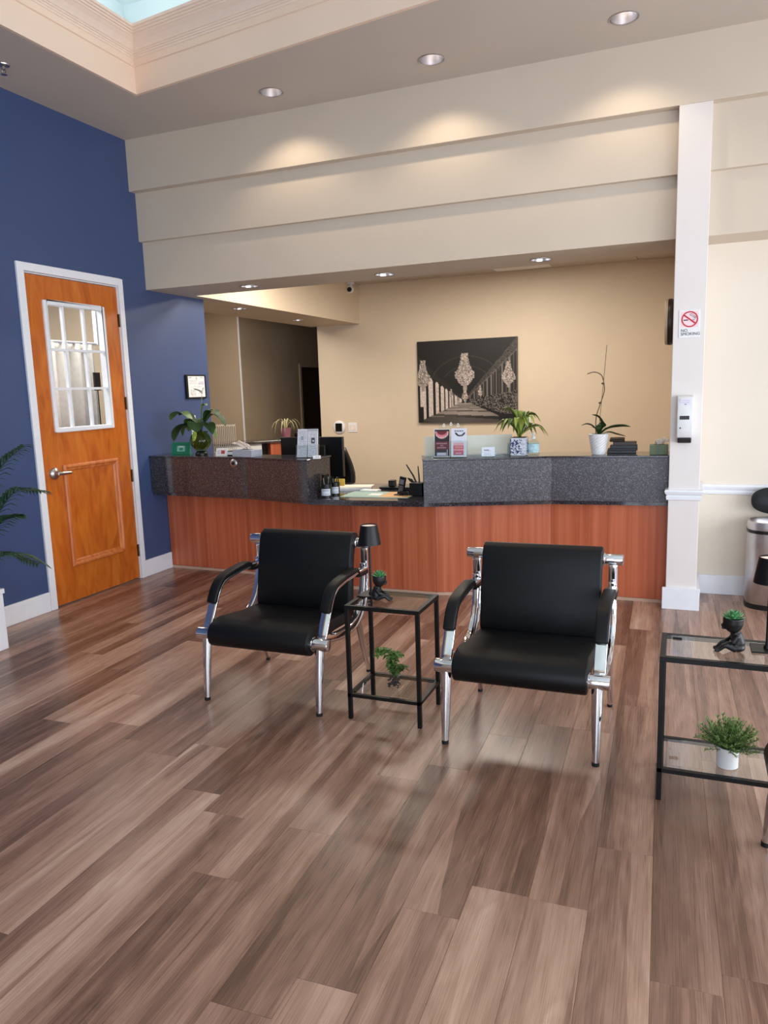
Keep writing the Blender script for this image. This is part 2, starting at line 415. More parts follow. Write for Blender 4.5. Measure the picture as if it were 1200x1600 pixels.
for k in range(-25, 19):
    u = -.062+PW*(k+.5)
    v0 = KNOWN.get(k, random.uniform(0, PL)); v0 -= math.ceil((v0+3.4)/PL)*PL
    j = 0
    while v0+j*PL < 6.15:
        vc = v0+(j+.5)*PL; j += 1
        du, dv = u, vc-2.44
        x = du*math.cos(ang)-dv*math.sin(ang); y = 2.44+du*math.sin(ang)+dv*math.cos(ang)
        if y-PL/2 > 5.9 or x < -4.45: continue
        if y+PL/2 > 1.0 and y > (-x)*.9-1.2 and x < 1.1 and y < 6.6:
            o = bpy.data.objects.new('plank', pme); COL.objects.link(o); o.parent = floor; o.location = (x, y, 0); o.rotation_euler = (0, 0, ang)
        elif x < 3.25 and y > -3.3:
            M = Matrix.Translation((x, y, 0)) @ Matrix.Rotation(ang, 4, 'Z'); far.add([M @ Vector(p) for p in pv], pf)
o = far.build('plank_remainder', plankm, floor); o['kind'] = 'stuff'

# ------------------------------------------------------------------ setting: walls and ceilings
b = MB(); x0, x1 = XB-.12, XB
for y0, y1, z0, z1 in ((-3.4, 4.185, 0, ZC), (5.17, 6.37, 0, ZC), (4.185, 5.17, 2.462, ZC)): b.box(x0, x1, y0, y1, z0, z1)
wall_left = struct('wall_left', b, blue)

# stepped bulkhead over the counter
bulk = struct('wall_above', MB().box(XB, 3.3, YF, 6.1, 3.25, ZC+.25), greige)
st2 = MB().box(XB, 3.3, YF+.075, 6.1, 2.86, 3.25).build('bulkhead_step', greige, bulk)
st3 = MB().box(XB, 3.3, YF+.12, 6.1, ZS, 2.86).build('bulkhead_step', greige, bulk)
SOFF = [(-3.53, 5.83), (-2.295, 5.87), (-1.04, 5.85)]
cut_holes(st3, [(x, y, ZS, .078, .12) for x, y in SOFF])
# hanging beam that runs back over the passage
beam = struct('ceiling_beam', MB().box(-5.02, -4.27, 6.1, 9.9, ZS, 3.05), cream)
BEAM = [(-4.52, 7.24), (-4.65, 8.82)]
cut_holes(beam, [(x, y, ZS, .078, .12) for x, y in BEAM])
# pillar, flush with the upper face of the bulkhead
pillar = struct('wall_pillar', MB().box(-.105, .09, YF, 5.9, 0, 3.25), pillarpaint, bevel=.004)
prof_r = lambda z: [(.0, z-.04), (.014, z-.036), (.016, z-.02), (.010, z-.012), (.02, z), (.024, z+.018), (.012, z+.03), (0, z+.032)]
b = MB()
for lo, hi in ((0, .0), ):
    zc = .80; P_ = [(.0, zc-.045), (.012, zc-.04), (.014, zc-.018), (.008, zc-.012), (.018, zc+.0), (.024, zc+.016), (.02, zc+.026), (0, zc+.03)]
    n = len(P_); path = [(-.105, 5.9, -1, 0), (-.105, YF, -1, -1), (.09, YF, 1, -1), (.09, 5.88, 1, 0)]
    v = [(x+dx*d, y+dy*d, z) for x, y, dx, dy in path for d, z in P_]
    f = [(i*n+k, i*n+k+1, (i+1)*n+k+1, (i+1)*n+k) for i in range(3) for k in range(n-1)]
    b.add(v, f)
struct('trim_1', b, white, smooth=False)
b = MB(); t = .022
b.box(-.105-t, .09+t, YF-t, YF, 0, .152).box(.09, .09+t, YF, 5.88, 0, .152)
struct('baseboard_pillar', b, white, bevel=.003)

# recess to the right of the pillar
struct('wall_recess', MB().box(.09, 3.3, 5.89, 6.05, 0, ZS+.01), nookcream)
struct('baseboard_recess', MB().box(.112, 3.3, 5.87, 5.89, 0, .142), white, bevel=.003)
b = MB(); b.extrude([(5.89, .735), (5.875, .74), (5.87, .755), (5.878, .765), (5.866, .78), (5.86, .795), (5.87, .81), (5.89, .812)], .09, 3.3)
struct('trim_2', b, white)
b = MB()
for y, z in ((YF, 3.25), (YF+.075, 2.86), (YF+.12, ZS)): pass

# office behind the counter
struct('wall_back', MB().box(-4.93, 0, 9.9, 10.05, 0, 3.05), cream)
struct('wall_office_right', MB().box(-.105, .09, 5.9, 10.05, 0, 3.05), cream)
officeceil = struct('ceiling_office', MB().box(-4.27, -.105, 6.1, 9.9, 3.01, 3.1), white)
tiles = []
for xa in (-4.26, -3.04, -1.82, -.60):
    for ya in (6.11, 6.72, 7.33, 7.94, 8.55, 9.16, 9.77):
        xb = min(xa+1.212, -.115); yb = min(ya+.604, 9.895)
        if (xa, ya) in ((-3.04, 7.94), (-3.04, 6.72)) : pass
        tiles.append(MB().box(xa, xb, ya, yb, 2.992, 3.01).build('ceiling_tile', ceilpaint, officeceil, bevel=.004, seg=1))
tr = thing('ceiling_light_panel', 'unlit square light panel in the tiled office ceiling behind the soffit', 'ceiling light', (-1.95, 9.45, 2.99))
MB().box(-.34, .34, -.3, .3, -.006, .001).build('panel_frame', white, tr)
MB().box(-.31, .31, -.27, .27, -.008, -.006).build('diffuser', paper, tr)

for (x, y), lb in (((-2.0, 8.2), 'long flat light panel in the middle of the office ceiling'), ((-3.2, 6.9), 'long flat light panel beside the hanging beam')):
    tp = thing('ceiling_light_panel', lb, 'ceiling light', (x, y, 2.99))
    MB().box(-.63, .63, -.3, .3, -.010, .001).build('panel_frame', white, tp)
    MB().box(-.6, .6, -.27, .27, -.014, -.010).build('diffuser', panelglow, tp)
# passage behind the blue wall
struct('wall_passage_end', MB().box(-7.2, -6.1, 9.7, 9.85, 0, 3.05), hallpaint)
b = MB().box(-6.2, -6.1, 9.85, 11.55, 0, 3.05).box(-6.2, -6.1, 12.42, 13.6, 0, 3.05).box(-6.2, -6.1, 11.55, 12.42, 2.0, 3.05)
struct('wall_passage_left', b, hallpaint)
struct('trim_3', MB().box(-6.112, -6.094, 9.692, 9.712, 0, 2.76), white)
struct('wall_passage_right', MB().box(-4.93, -4.8, 10.05, 13.6, 0, 3.05), hallpaint)
struct('wall_passage_rear', MB().box(-6.2, -4.8, 13.6, 13.7, 0, 3.05), hallpaint)
struct('ceiling_passage', MB().box(-7.2, -4.7, 6.25, 13.7, 2.75, 2.83), ceilpaint)
struct('wall_partition', MB().box(-7.2, XB-.12, 6.25, 6.35, 0, 3.1), hallpaint)
struct('wall_passage_outer', MB().box(-7.3, -7.2, 2.2, 9.85, 0, 3.1), hallpaint)
d2 = struct('door_2', MB().box(-6.2, -6.13, 11.55, 12.42, 0, 2.0), darkdoor, bevel=.004)
MB().box(-6.1, -6.08, 11.5, 11.56, 0, 2.03).box(-6.1, -6.08, 12.4, 12.46, 0, 2.03).box(-6.1, -6.08, 11.56, 12.4, 1.98, 2.03).build('door_frame', hallpaint, d2)
# consulting room seen through the glazed door
struct('wall_room_back', MB().box(-6.6, -6.5, 2.2, 6.25, 0, 3.1), white)
struct('wall_room_side', MB().box(-6.6, XB-.12, 2.1, 2.2, 0, 3.1), nookcream)
struct('ceiling_room', MB().box(-6.6, XB-.12, 2.1, 6.25, 2.9, 3.0), white)

# lobby ceiling with raised tray
tx0, ty0 = -3.665, 4.686
sl = -.1516; tx1 = 2.3; ty1 = -1.6
A_ = [(tx0, ty1), (tx1, ty1), (tx1, ty0+sl*(tx1-tx0)), (tx0, ty0)]      # tray opening
OUT = [(XB-.12, -3.4), (3.4, -3.4), (3.4, YF+.05), (XB-.12, YF+.05)]
v = [(x, y, ZC) for x, y in OUT+A_]+[(x, y, ZC+.25) for x, y in OUT+A_]
f = []
for i in range(4):
    j = (i+1) % 4
    f += [(i, j, 4+j, 4+i), (8+i, 12+i, 12+j, 8+j), (i, 8+i, 8+j, j), (4+i, 4+j, 12+j, 12+i)]
ceil = struct('ceiling', MB().add(v, f), ceilpaint)
HIGH = [(-2.80, 5.067), (-1.609, 5.058), (-.414, 5.02)]
cut_holes(ceil, [(x, y, ZC, .082, .14) for x, y in HIGH])
def inset(d):
    """tray outline moved inwards by d"""
    c, s_ = math.cos(math.atan(sl)), math.sin(math.atan(sl))
    x0, x1, y1 = tx0+d, tx1-d, ty1+d
    yy = lambda x: ty0+sl*(x-tx0)-d/c
    return [(x0, y1), (x1, y1), (x1, yy(x1)), (x0, yy(x0))]
def sweep(profile):
    n = len(profile); b = MB(); rings = [inset(d) for d, z in profile]
    v = [(*rings[k][i], profile[k][1]) for k in range(n) for i in range(4)]
    f = [(k*4+i, k*4+(i+1) % 4, (k+1)*4+(i+1) % 4, (k+1)*4+i) for k in range(n-1) for i in range(4)]
    return b.add(v, f)
struct('trim_4', sweep([(-.02, ZC-.0005), (.004, ZC-.0005), (.004, ZC+.172), (.014, ZC+.176), (.014, ZC+.186), (.004, ZC+.192), (.004, ZC+.26), (-.02, ZC+.26)]), traypaint)
cz = ZC+.228
struct('trim_5', sweep([(.003, cz-.004), (.010, cz), (.010, cz+.012), (.016, cz+.014), (.016, cz+.024), (.024, cz+.027), (.024, cz+.034), (.032, cz+.038), (.040, cz+.052),
    (.056, cz+.074), (.078, cz+.094), (.086, cz+.099), (.086, cz+.106), (.098, cz+.110), (.098, cz+.119), (.110, cz+.123), (.110, cz+.131), (.122, cz+.135), (.126, cz+.150), (.06, cz+.152), (.05, cz+.10), (-.3, cz+.10)]), crownpaint)
struct('ceiling_tray', MB().box(tx0-.35, tx1+.35, ty1-.35, ty0+.35, cz+.50, cz+.58), skyblue)  # raised and walled in to fit the added fill strips
b = MB()
for xa, xb, ya, yb in ((tx0-.35, tx0-.25, ty1-.35, ty0+.35), (tx1+.25, tx1+.35, ty1-.35, ty0+.35), (tx0-.25, tx1+.25, ty1-.35, ty1-.25), (tx0-.25, tx1+.25, ty0+.25, ty0+.35)): b.box(xa, xb, ya, yb, cz+.09, cz+.50)
struct('wall_tray', b, skyblue)
def tray_fill(x0, y0, x1, y1, power):  # unseen strip added behind the crown to brighten the tray ceiling
    l = bpy.data.lights.new('tray_fill_light', 'AREA'); l.shape = 'RECTANGLE'; l.size = math.hypot(x1-x0, y1-y0); l.size_y = .05; l.energy = power; l.color = (.93, .98, 1)
    o = bpy.data.objects.new('tray_fill_light', l); COL.objects.link(o); o.location = ((x0+x1)/2, (y0+y1)/2, cz+.125); o.rotation_euler = (PI, 0, math.atan2(y1-y0, x1-x0))
tray_fill(tx0-.08, ty1, tx0-.08, ty0, 7); tray_fill(tx0, ty0+.02, tx1, ty0+sl*(tx1-tx0)+.02, 9); tray_fill(tx1+.08, ty1, tx1+.08, ty0-.9, 8); tray_fill(tx0, ty1-.08, tx1, ty1-.08, 8)

# outer lobby walls with the shopfront windows that light the room
b = MB()
b.box(3.3, 3.4, -3.4, -1.6, 0, ZC).box(3.3, 3.4, 4.8, 6.05, 0, ZC).box(3.3, 3.4, -1.6, 4.8, 0, .25).box(3.3, 3.4, -1.6, 4.8, 2.85, ZC)
struct('wall_right', b, nookcream)
b = MB(); b.box(-4.5, -.7, -3.5, -3.4, 0, ZC).box(2.9, 3.4, -3.5, -3.4, 0, ZC).box(-.7, 2.9, -3.5, -3.4, 0, .2).box(-.7, 2.9, -3.5, -3.4, 3.15, ZC)
struct('wall_front', b, nookcream)
w1 = struct('window_1', MB().box(3.22, 3.29, -1.6, 4.8, .25, .31).box(3.22, 3.29, -1.6, 4.8, 2.79, 2.85), blackmetal)
for y in (-1.57, -.02, 1.55, 3.15, 4.77): MB().box(3.22, 3.29, y-.03, y+.03, .31, 2.79).build('mullion', blackmetal, w1)
w2 = struct('window_2', MB().box(-.7, 2.9, -3.29, -3.22, .2, .26).box(-.7, 2.9, -3.29, -3.22, 3.09, 3.15), blackmetal)
for x in (-.67, .5, 1.7, 2.87): MB().box(x-.03, x+.03, -3.29, -3.22, .26, 3.09).build('mullion', blackmetal, w2)

b = MB().box(XB, XB+.016, -3.4, 4.135, 0, .145).box(XB, XB+.016, 5.215, 5.585, 0, .145)
struct('baseboard_left', b, white, bevel=.003)

# ------------------------------------------------------------------ door in the blue wall
YD0, YD1 = 4.205, 5.152
def frame_bars(y0, y1, z0, z1, w, xa, xb, bottom=True):
    b = MB().box(xa, xb, y0, y0+w, z0, z1).box(xa, xb, y1-w, y1, z0, z1).box(xa, xb, y0+w, y1-w, z1-w, z1)
    if bottom: b.box(xa, xb, y0+w, y1-w, z0, z0+w)
    return b
cas = MB().box(XB, XB+.02, 4.137, 4.197, 0, 2.52).box(XB, XB+.02, 5.16, 5.215, 0, 2.52).box(XB, XB+.02, 4.197, 5.16, 2.462, 2.52)
cas.box(XB-.12, XB, 4.185, 4.2, 0, 2.462).box(XB-.12, XB, 5.157, 5.17, 0, 2.462).box(XB-.12, XB, 4.2, 5.157, 2.452, 2.462)
struct('trim_6', cas, white, bevel=.004)
xs = XB-.002
wy0, wy1, wz0, wz1 = 4.352, 4.982, 1.315, 2.277
b = MB().box(xs-.04, xs, YD0, wy0+.02, .012, 2.446).box(xs-.04, xs, wy1-.02, YD1, .012, 2.446).box(xs-.04, xs, wy0+.02, wy1-.02, .012, wz0+.02).box(xs-.04, xs, wy0+.02, wy1-.02, wz1-.02, 2.446)
door = struct('door_1', b, doorwood, bevel=.002, seg=1)
wf = frame_bars(wy0, wy1, wz0, wz1, .032, xs-.044, xs+.016).build('window_frame', white, door, bevel=.005)
gy = [wy0+.032, 4.545, 4.756, wy1-.032]; gz = [wz0+.032, 1.637, 1.925, wz1-.032]
b = MB()
for y in gy[1:3]: b.box(xs-.022, xs+.004, y-.009, y+.009, gz[0], gz[3])
for z in gz[1:3]: b.box(xs-.022, xs+.003, gy[0], gy[3], z-.009, z+.009)
b.build('muntin_grid', white, door)
for i in range(3):
    for j in range(3):
        MB().box(xs-.018, xs-.014, gy[i]+(.011 if i else 0), gy[i+1]-(.011 if i < 2 else 0), gz[j]+(.011 if j else 0), gz[j+1]-(.011 if j < 2 else 0)).build('pane', glass, door)
# raised moulding of the lower panel
my0, my1, mz0, mz1 = 4.392, 4.99, .278, 1.066
v = []; prof = [(0, 0), (.0, .012), (.008, .022), (.02, .022), (.028, .012), (.042, .008), (.052, 0)]
b = MB(); n = len(prof)
for y, z, sy, sz in ((my0, mz0, 1, 1), (my1, mz0, -1, 1), (my1, mz1, -1, -1), (my0, mz1, 1, -1)): v += [(xs+h, y+sy*d, z+sz*d) for d, h in prof]
f = [(i*n+k, ((i+1) % 4)*n+k, ((i+1) % 4)*n+k+1, i*n+k+1) for i in range(4) for k in range(n-1)]
tag(b.add(v, f).build('panel_moulding', mouldwood, door), 'lighter orange raised moulding')
MX = Matrix.Rotation(PI/2, 4, 'Y')
h = MB().lathe([(0.046, 0), (.046, .01), (.038, .02), (.018, .024), (.015, .055), (0, .055)], 24, (xs, 4.305, 1.012), MX)
h.tube([(xs+.05, 4.298, 1.012), (xs+.054, 4.33, 1.012), (xs+.054, 4.38, 1.01), (xs+.05, 4.425, 1.008)], [.015, .0155, .014, .012], 12)
h.build('lever_handle', nickel, door, smooth=True)
for z in (2.185, 1.51, .90, .25):
    hb = MB().tube([(xs+.006, 5.154, z-.052), (xs+.006, 5.154, z+.052)], .006, 10).box(xs-.002, xs+.002, 5.142, 5.156, z-.05, z+.05)
    hb.build('hinge', brass, door)
# things seen through the door glass
b = MB(); n = 60
pts = [(-5.15+.03*math.sin(i*1.1), 4.05+i*.027) for i in range(n)]
v = [(x, y, z) for z in (.02, 2.05) for x, y in pts]
b.add(v, [(i, i+1, n+i+1, n+i) for i in range(n-1)])
c = b.build('curtain', curtain, None, smooth=True, solid=.004); tag(c, 'pale pleated curtain behind the glazed orange door', 'curtain')
rod = MB().tube([(-5.15, 3.95, 2.06), (-5.15, 5.75, 2.06)], .012, 10).box(-5.17, -5.13, 3.95, 3.98, 2.05, 2.9).box(-5.17, -5.13, 5.72, 5.75, 2.05, 2.9)
tag(rod.build('curtain_rail', white), 'white ceiling rail carrying the curtain behind the door glass', 'rail')
ps = MB().box(-5.0, -4.985, 5.475, 5.55, 1.63, 1.79).box(-4.997, -4.989, 5.51, 5.517, .0, 1.63).box(-5.08, -4.91, 5.43, 5.59, 0, .02)
tag(ps.build('floor_sign', blackplastic), 'dark floor standing sign seen through the right panes of the door', 'sign')

# ------------------------------------------------------------------ reception desk
GF = [(-4.378, 5.392), (-3.345, 5.30), (-2.68, 5.108)]
GB = [(-2.66, 5.47), (-3.3, 5.53), (-4.378, 5.72)]
desk = thing('reception_desk', 'long faceted reception desk with dark granite ledges over cherry wood panels', 'reception desk', (0, 0, 0))
b = MB().prism(GF+GB, .725, 1.035); tag(b.build('ledge_body', granite, desk, bevel=.003, seg=1), 'left dark granite upstand')
ins = lambda P_, d: P_
b = MB().prism([(-4.378, 5.385), (-3.345, 5.292), (-2.672, 5.100)]+[(-2.652, 5.48), (-3.3, 5.54), (-4.378, 5.73)], 1.035, 1.047); tag(b.build('ledge_top', granite, desk, bevel=.002, seg=1), 'left granite ledge top')
RF = [(-1.765, 5.158), (-.895, 5.452), (-.108, 5.50)]; RB = [(-.108, 5.83), (-.93, 5.78), (-1.87, 5.46)]
b = MB().prism(RF+RB, .725, 1.037); tag(b.build('ledge_body', granite_lit, desk, bevel=.003, seg=1), 'right granite upstand, painted lighter as if more lit')
b = MB().prism([(-1.768, 5.152), (-.893, 5.446), (-.108, 5.494), (-.108, 5.84), (-.93, 5.79), (-1.88, 5.465)], 1.037, 1.049); tag(b.build('ledge_top', granite, desk, bevel=.002, seg=1), 'right granite ledge top')
b = MB().prism([(-4.378, 5.405), (-3.345, 5.313), (-2.68, 5.122), (-2.25, 5.122), (-1.765, 5.165), (-.895, 5.46), (-.108, 5.51), (-.108, 6.25), (-4.2, 6.25), (-4.378, 6.1)], .70, .725)
b.build('worktop_core', granite, desk)
b = MB().prism([(-2.68, 5.110), (-2.25, 5.110), (-1.765, 5.152), (-1.85, 5.47), (-1.85, 6.05), (-2.95, 6.05), (-2.68, 5.47)], .725, .744); tag(b.build('worktop', granite, desk, bevel=.002, seg=1), 'low dark worktop between the ledges')
WP = [(-4.378, 5.59), (-3.53, 5.55), (-2.41, 5.315), (-1.73, 5.315), (-.912, 5.55), (-.108, 5.535)]
for i in range(5):
    (xa, ya), (xb, yb) = WP[i], WP[i+1]; d = Vector((xb-xa, yb-ya, 0)); L_ = d.length; a = math.atan2(d.y, d.x)
    MB().box(.001, L_-.001, 0, .02, .024, .702).build('front_panel', cherry, desk, loc=(xa, ya, 0), rot=(0, 0, a), bevel=.001, seg=1)
    MB().box(0, L_, -.006, .016, 0, .022).build('kick_strip', kickm, desk, loc=(xa, ya, 0), rot=(0, 0, a))
gm = MB().lathe([(.034, 0), (.034, .006), (.026, .012), (.0, .012)], 20, (0, 0, 0), Matrix.Rotation(PI/2, 4, 'X')).build('round_plate', nickel, desk, loc=(-3.46, 5.309, .995), smooth=True)
MB().lathe([(.016, 0), (.014, .006), (0, .006)], 14, (0, 0, 0), Matrix.Rotation(PI/2, 4, 'X')).build('plate_hub', blackplastic, gm, loc=(0, -.012, 0))

# ------------------------------------------------------------------ downlights
def downlight(x, y, z, r, dep, label, group, glow, first=[None]):
    t = thing('recessed_downlight', label, 'ceiling light', (x, y, z), 0, group)
    MB().lathe([(r*.99, .002), (r*1.10, .001), (r*1.10, -.003), (r*1.06, -.005), (r*1.0, -.003), (r*.99, .002)], 32, cap=False).build('trim_ring', nickel, t, smooth=True)
    MB().lathe([(r*.97, 0), (r*.93, dep*.35), (r*.78, dep*.7), (r*.5, dep*.97), (.001, dep)], 32, cap=False).build('reflector', reflector, t, smooth=True)
    MB().lathe([(.001, dep*.45), (.018, dep*.46), (.024, dep*.6), (.024, dep*.9), (.001, dep*.92)], 16).build('bulb', glow, t, smooth=True)
    return t
nm = ['leftmost', 'middle', 'rightmost']
for i, (x, y) in enumerate(HIGH):
    downlight(x, y, ZC, .08, .125, nm[i]+' of three large downlights in the high grey ceiling', 'downlights in the high ceiling', bulbm)
    spot('downlight_lamp', (x, y, ZC-.012), 14, (1, .82, .62), 126, .55, .03)
for i, (x, y) in enumerate(SOFF):
    downlight(x, y, ZS, .076, .1, nm[i]+' of three downlights in the low soffit above the desk', 'downlights in the soffit', bulbm)
    spot('downlight_lamp', (x, y, ZS-.012), 5, WARM, 110, .7, .03)
for i, (x, y) in enumerate(BEAM):
    downlight(x, y, ZS, .076, .1, ('nearer', 'farther')[i]+' downlight in the underside of the beam over the passage', 'downlights in the beam', bulbm)
    spot('downlight_lamp', (x, y, ZS-.012), 22, WARM, 110, .7, .03)
sp = thing('fire_sprinkler', 'small metal fire sprinkler head on the grey ceiling at far left', 'sprinkler', (-4.08, 3.93, ZC))
MB().lathe([(.04, 0), (.038, -.006), (.02, -.012), (.012, -.014), (.012, -.03), (0, -.03)], 20).build('escutcheon', nickel, sp, smooth=True)
MB().tube([(-.012, 0, -.028), (-.016, 0, -.045), (0, 0, -.056), (.016, 0, -.045), (.012, 0, -.028)], .003, 8).lathe([(0.02, -.056), (.02, -.059), (0, -.059)], 12).build('deflector', nickel, sp)

# ------------------------------------------------------------------ chairs (front faces -y, origin on the floor between the feet)
def make_chair(label):
    t = thing('lounge_chair', label, 'chair', (0, 0, 0), 0, 'black and chrome lounge chairs')
    W = .283
    # one-piece upholstered sling: closed side profile with thickness, swept across
    mid = smoothpath([(0, -.275, .345), (0, -.285, .385), (0, -.24, .408), (0, -.12, .392), (0, .02, .368), (0, .125, .362), (0, .185, .40), (0, .215, .50), (0, .255, .66), (0, .275, .735), (0, .30, .765), (0, .325, .74)], 5)
    def shell(path, th):
        up, lo = [], []
        for i, p in enumerate(path):
            d = (path[min(i+1, len(path)-1)]-path[max(i-1, 0)]).normalized(); nrm = Vector((0, -d.z, d.y))
            up.append((p.y+nrm.y*th/2, p.z+nrm.z*th/2)); lo.append((p.y-nrm.y*th/2, p.z-nrm.z*th/2))
        return up+lo[::-1]
    n_seat = 26
    seat = mid[:n_seat+3]; back = mid[n_seat+1:]
    # front roll: a fat rounded nose joined to the seat pad
    roll = [(-.262+.066*math.cos(R(a)), .352+.066*math.sin(R(a))) for a in range(-60, -271, -15)]
    nose = [(-.262+.062*math.cos(R(a)), .352+.064*math.sin(R(a))) for a in range(100, 301, 12)]
    prof = [(.19, .385), (.12, .392), (.0, .398), (-.12, .414), (-.2, .426), (-.24, .424)]+nose+[(-.2, .318), (-.12, .33), (0, .335), (.12, .328), (.2, .33), (.235, .36)]
    MB().extrude(prof, -W, W).build('seat', leather, t, bevel=.009, seg=3, smooth=True)
    bp = [(.235, .342), (.19, .352), (.168, .40), (.186, .52), (.212, .66), (.232, .745), (.252, .782), (.285, .798), (.32, .79), (.345, .76), (.34, .72), (.312, .70), (.292, .72), (.272, .66), (.25, .52), (.243, .42), (.25, .37)]
    MB().extrude(bp, -W, W).build('backrest', leather, t, bevel=.008, seg=3, smooth=True)
    for y, z, r in ((-.262, .347, .031), (.30, .735, .027)):
        for s in (-1, 1):
            b = MB().lathe([(.0, 0), (r*1.12, 0), (r*1.12, .006), (r, .008), (r, .082), (r*.93, .088), (r*.55, .09), (0, .09)], 24, (s*(W+.001), y, z), Matrix.Rotation(s*PI/2, 4, 'Y'))
            b.build('bar_end', chrome, t, smooth=True)
    for s in (-1, 1):
        x = s*(W+.044)
        # curved side rail, two flat chrome strips with a gap
        pth = smoothpath([(x, .302, .712), (x, .305, .62), (x, .30, .52), (x, .265, .42), (x, .19, .345), (x, .08, .312), (x, -.05, .315), (x, -.16, .335), (x, -.24, .35)], 5)
        MB().bar(pth, .04, .014).build('side_rail', chrome, t, bevel=.003, seg=2, smooth=True)
        p2 = [Vector((p.x, p.y-.030*max(0, min(1, (p.z-.30)/.12)), p.z+.032)) for p in pth[6:34]]
        MB().bar(p2, .03, .010).build('inner_rail', chrome, t, bevel=.002, seg=2, smooth=True)
        arm = smoothpath([(x, .296, .600), (x, .16, .602), (x, .04, .598), (x, -.075, .585), (x, -.125, .562), (x, -.16, .52), (x, -.20, .45), (x, -.245, .372)], 5)
        MB().bar(arm, .05, .014).build('arm_rail', chrome, t, bevel=.004, seg=2, smooth=True)
        pad = [p for p in arm if p.z > .465]
        out = []
        for i, p in enumerate(pad):
            d = (pad[min(i+1, len(pad)-1)]-pad[max(i-1, 0)]).normalized(); nrm = Vector((0, d.z, -d.y))
            if nrm.z < 0 and abs(d.z) < .5: nrm = -nrm
            if nrm.y > 0: nrm = -nrm
            out.append(p+nrm*.017)
        MB().bar(out, .056, .026).build('arm_pad', leather, t, bevel=.009, seg=3, smooth=True)
        g = MB().tube([(x*.985, -.262, .325), (x*.985, -.282, .17), (x*.985, -.297, .014)], [.025, .022, .015], 16); lg = g.build('leg', chrome, t, smooth=True)
        MB().lathe([(.0155, 0), (.0155, .016), (0, .016)], 14, (x*.985, -.298, 0)).build('foot_tip', rubber, lg)
        g = MB().tube([(x*.985, .19, .338), (x*.985, .26, .16), (x*.985, .318, .014)], [.019, .017, .012], 16); lg = g.build('leg', chrome, t, smooth=True)
        MB().lathe([(.0125, 0), (.0125, .016), (0, .016)], 14, (x*.985, .318, 0)).build('foot_tip', rubber, lg)
    return t
c1 = make_chair('black leather and chrome lounge chair standing left of the first side table')
c1.location = (-1.938, 3.385, 0)
c2 = copy_tree(c1); c2.location = (-.630, 3.298, 0); c2['label'] = 'black leather and chrome lounge chair standing right of the table with the lamp'
c3 = copy_tree(c1); c3.location = (.288+.298, 2.62-.322, 0); c3.rotation_euler = (0, 0, R(-90)); c3['label'] = 'lounge chair cut off by the right picture edge, black seat nose and one foot'

# ------------------------------------------------------------------ side tables
def make_table(w, d, label):
    t = thing('side_table', label, 'side table', (0, 0, 0), 0, 'black framed glass side tables')
    p, H = .019, .562
    for sx in (0, 1):
        for sy in (0, 1): MB().box(sx*(w-p), sx*(w-p)+p, sy*(d-p), sy*(d-p)+p, 0, H-p).build('leg', blackmetal, t, bevel=.0015, seg=1)
    for nme, z0, z1 in (('top_frame', H-p, H), ('shelf_frame', .112, .128)):
        MB().box(0, w, 0, p, z0, z1).box(0, w, d-p, d, z0, z1).box(0, p, p, d-p, z0, z1).box(w-p, w, p, d-p, z0, z1).build(nme, blackmetal, t)
    MB().box(p+.001, w-p-.001, p+.001, d-p-.001, H-.006, H-.001).build('glass_top', tableglass, t)
    MB().box(p+.001, w-p-.001, p+.001, d-p-.001, .122, .127).build('glass_shelf', tableglass, t)
    return t
t1 = make_table(.369, .30, 'black metal side table with glass top standing between the two lounge chairs'); t1.location = (-1.467, 3.10, 0)
t2 = make_table(.47, .29, 'black metal glass side table at the right edge of the picture'); t2.location = (-.068, 2.805, 0)
ZT = .562

# ------------------------------------------------------------------ table lamps
def make_lamp(label):
    t = thing('table_lamp', label, 'lamp', (0, 0, 0), 0, 'small black cordless lamps')
    MB().box(-.055, .055, -.05, .05, 0, .006).build('base', blackmetal, t, bevel=.002)
    MB().lathe([(.012, .006), (.012, .014), (.006, .02), (.0055, .28), (.0, .28)], 14).build('pole', blackmetal, t, smooth=True)
    MB().lathe([(.056, .255), (.057, .255), (.041, .35), (.039, .35), (.054, .257)], 32, cap=False).build('lamp_shade', blackmetal, t, smooth=True)
    MB().lathe([(.0, .338), (.0395, .338), (.0392, .344), (.0, .345)], 24).build('diffuser', lampglow, t, smooth=True)
    return t
l1 = make_lamp('small black table lamp on the glass top beside the left lounge chair'); l1.location = (-1.412, 3.30, ZT); 
l2 = copy_tree(l1); l2.location = (.302, 2.99, ZT); l2['label'] = 'small black table lamp on the right-hand side table, cut by the picture edge'
l2.location.x = .298

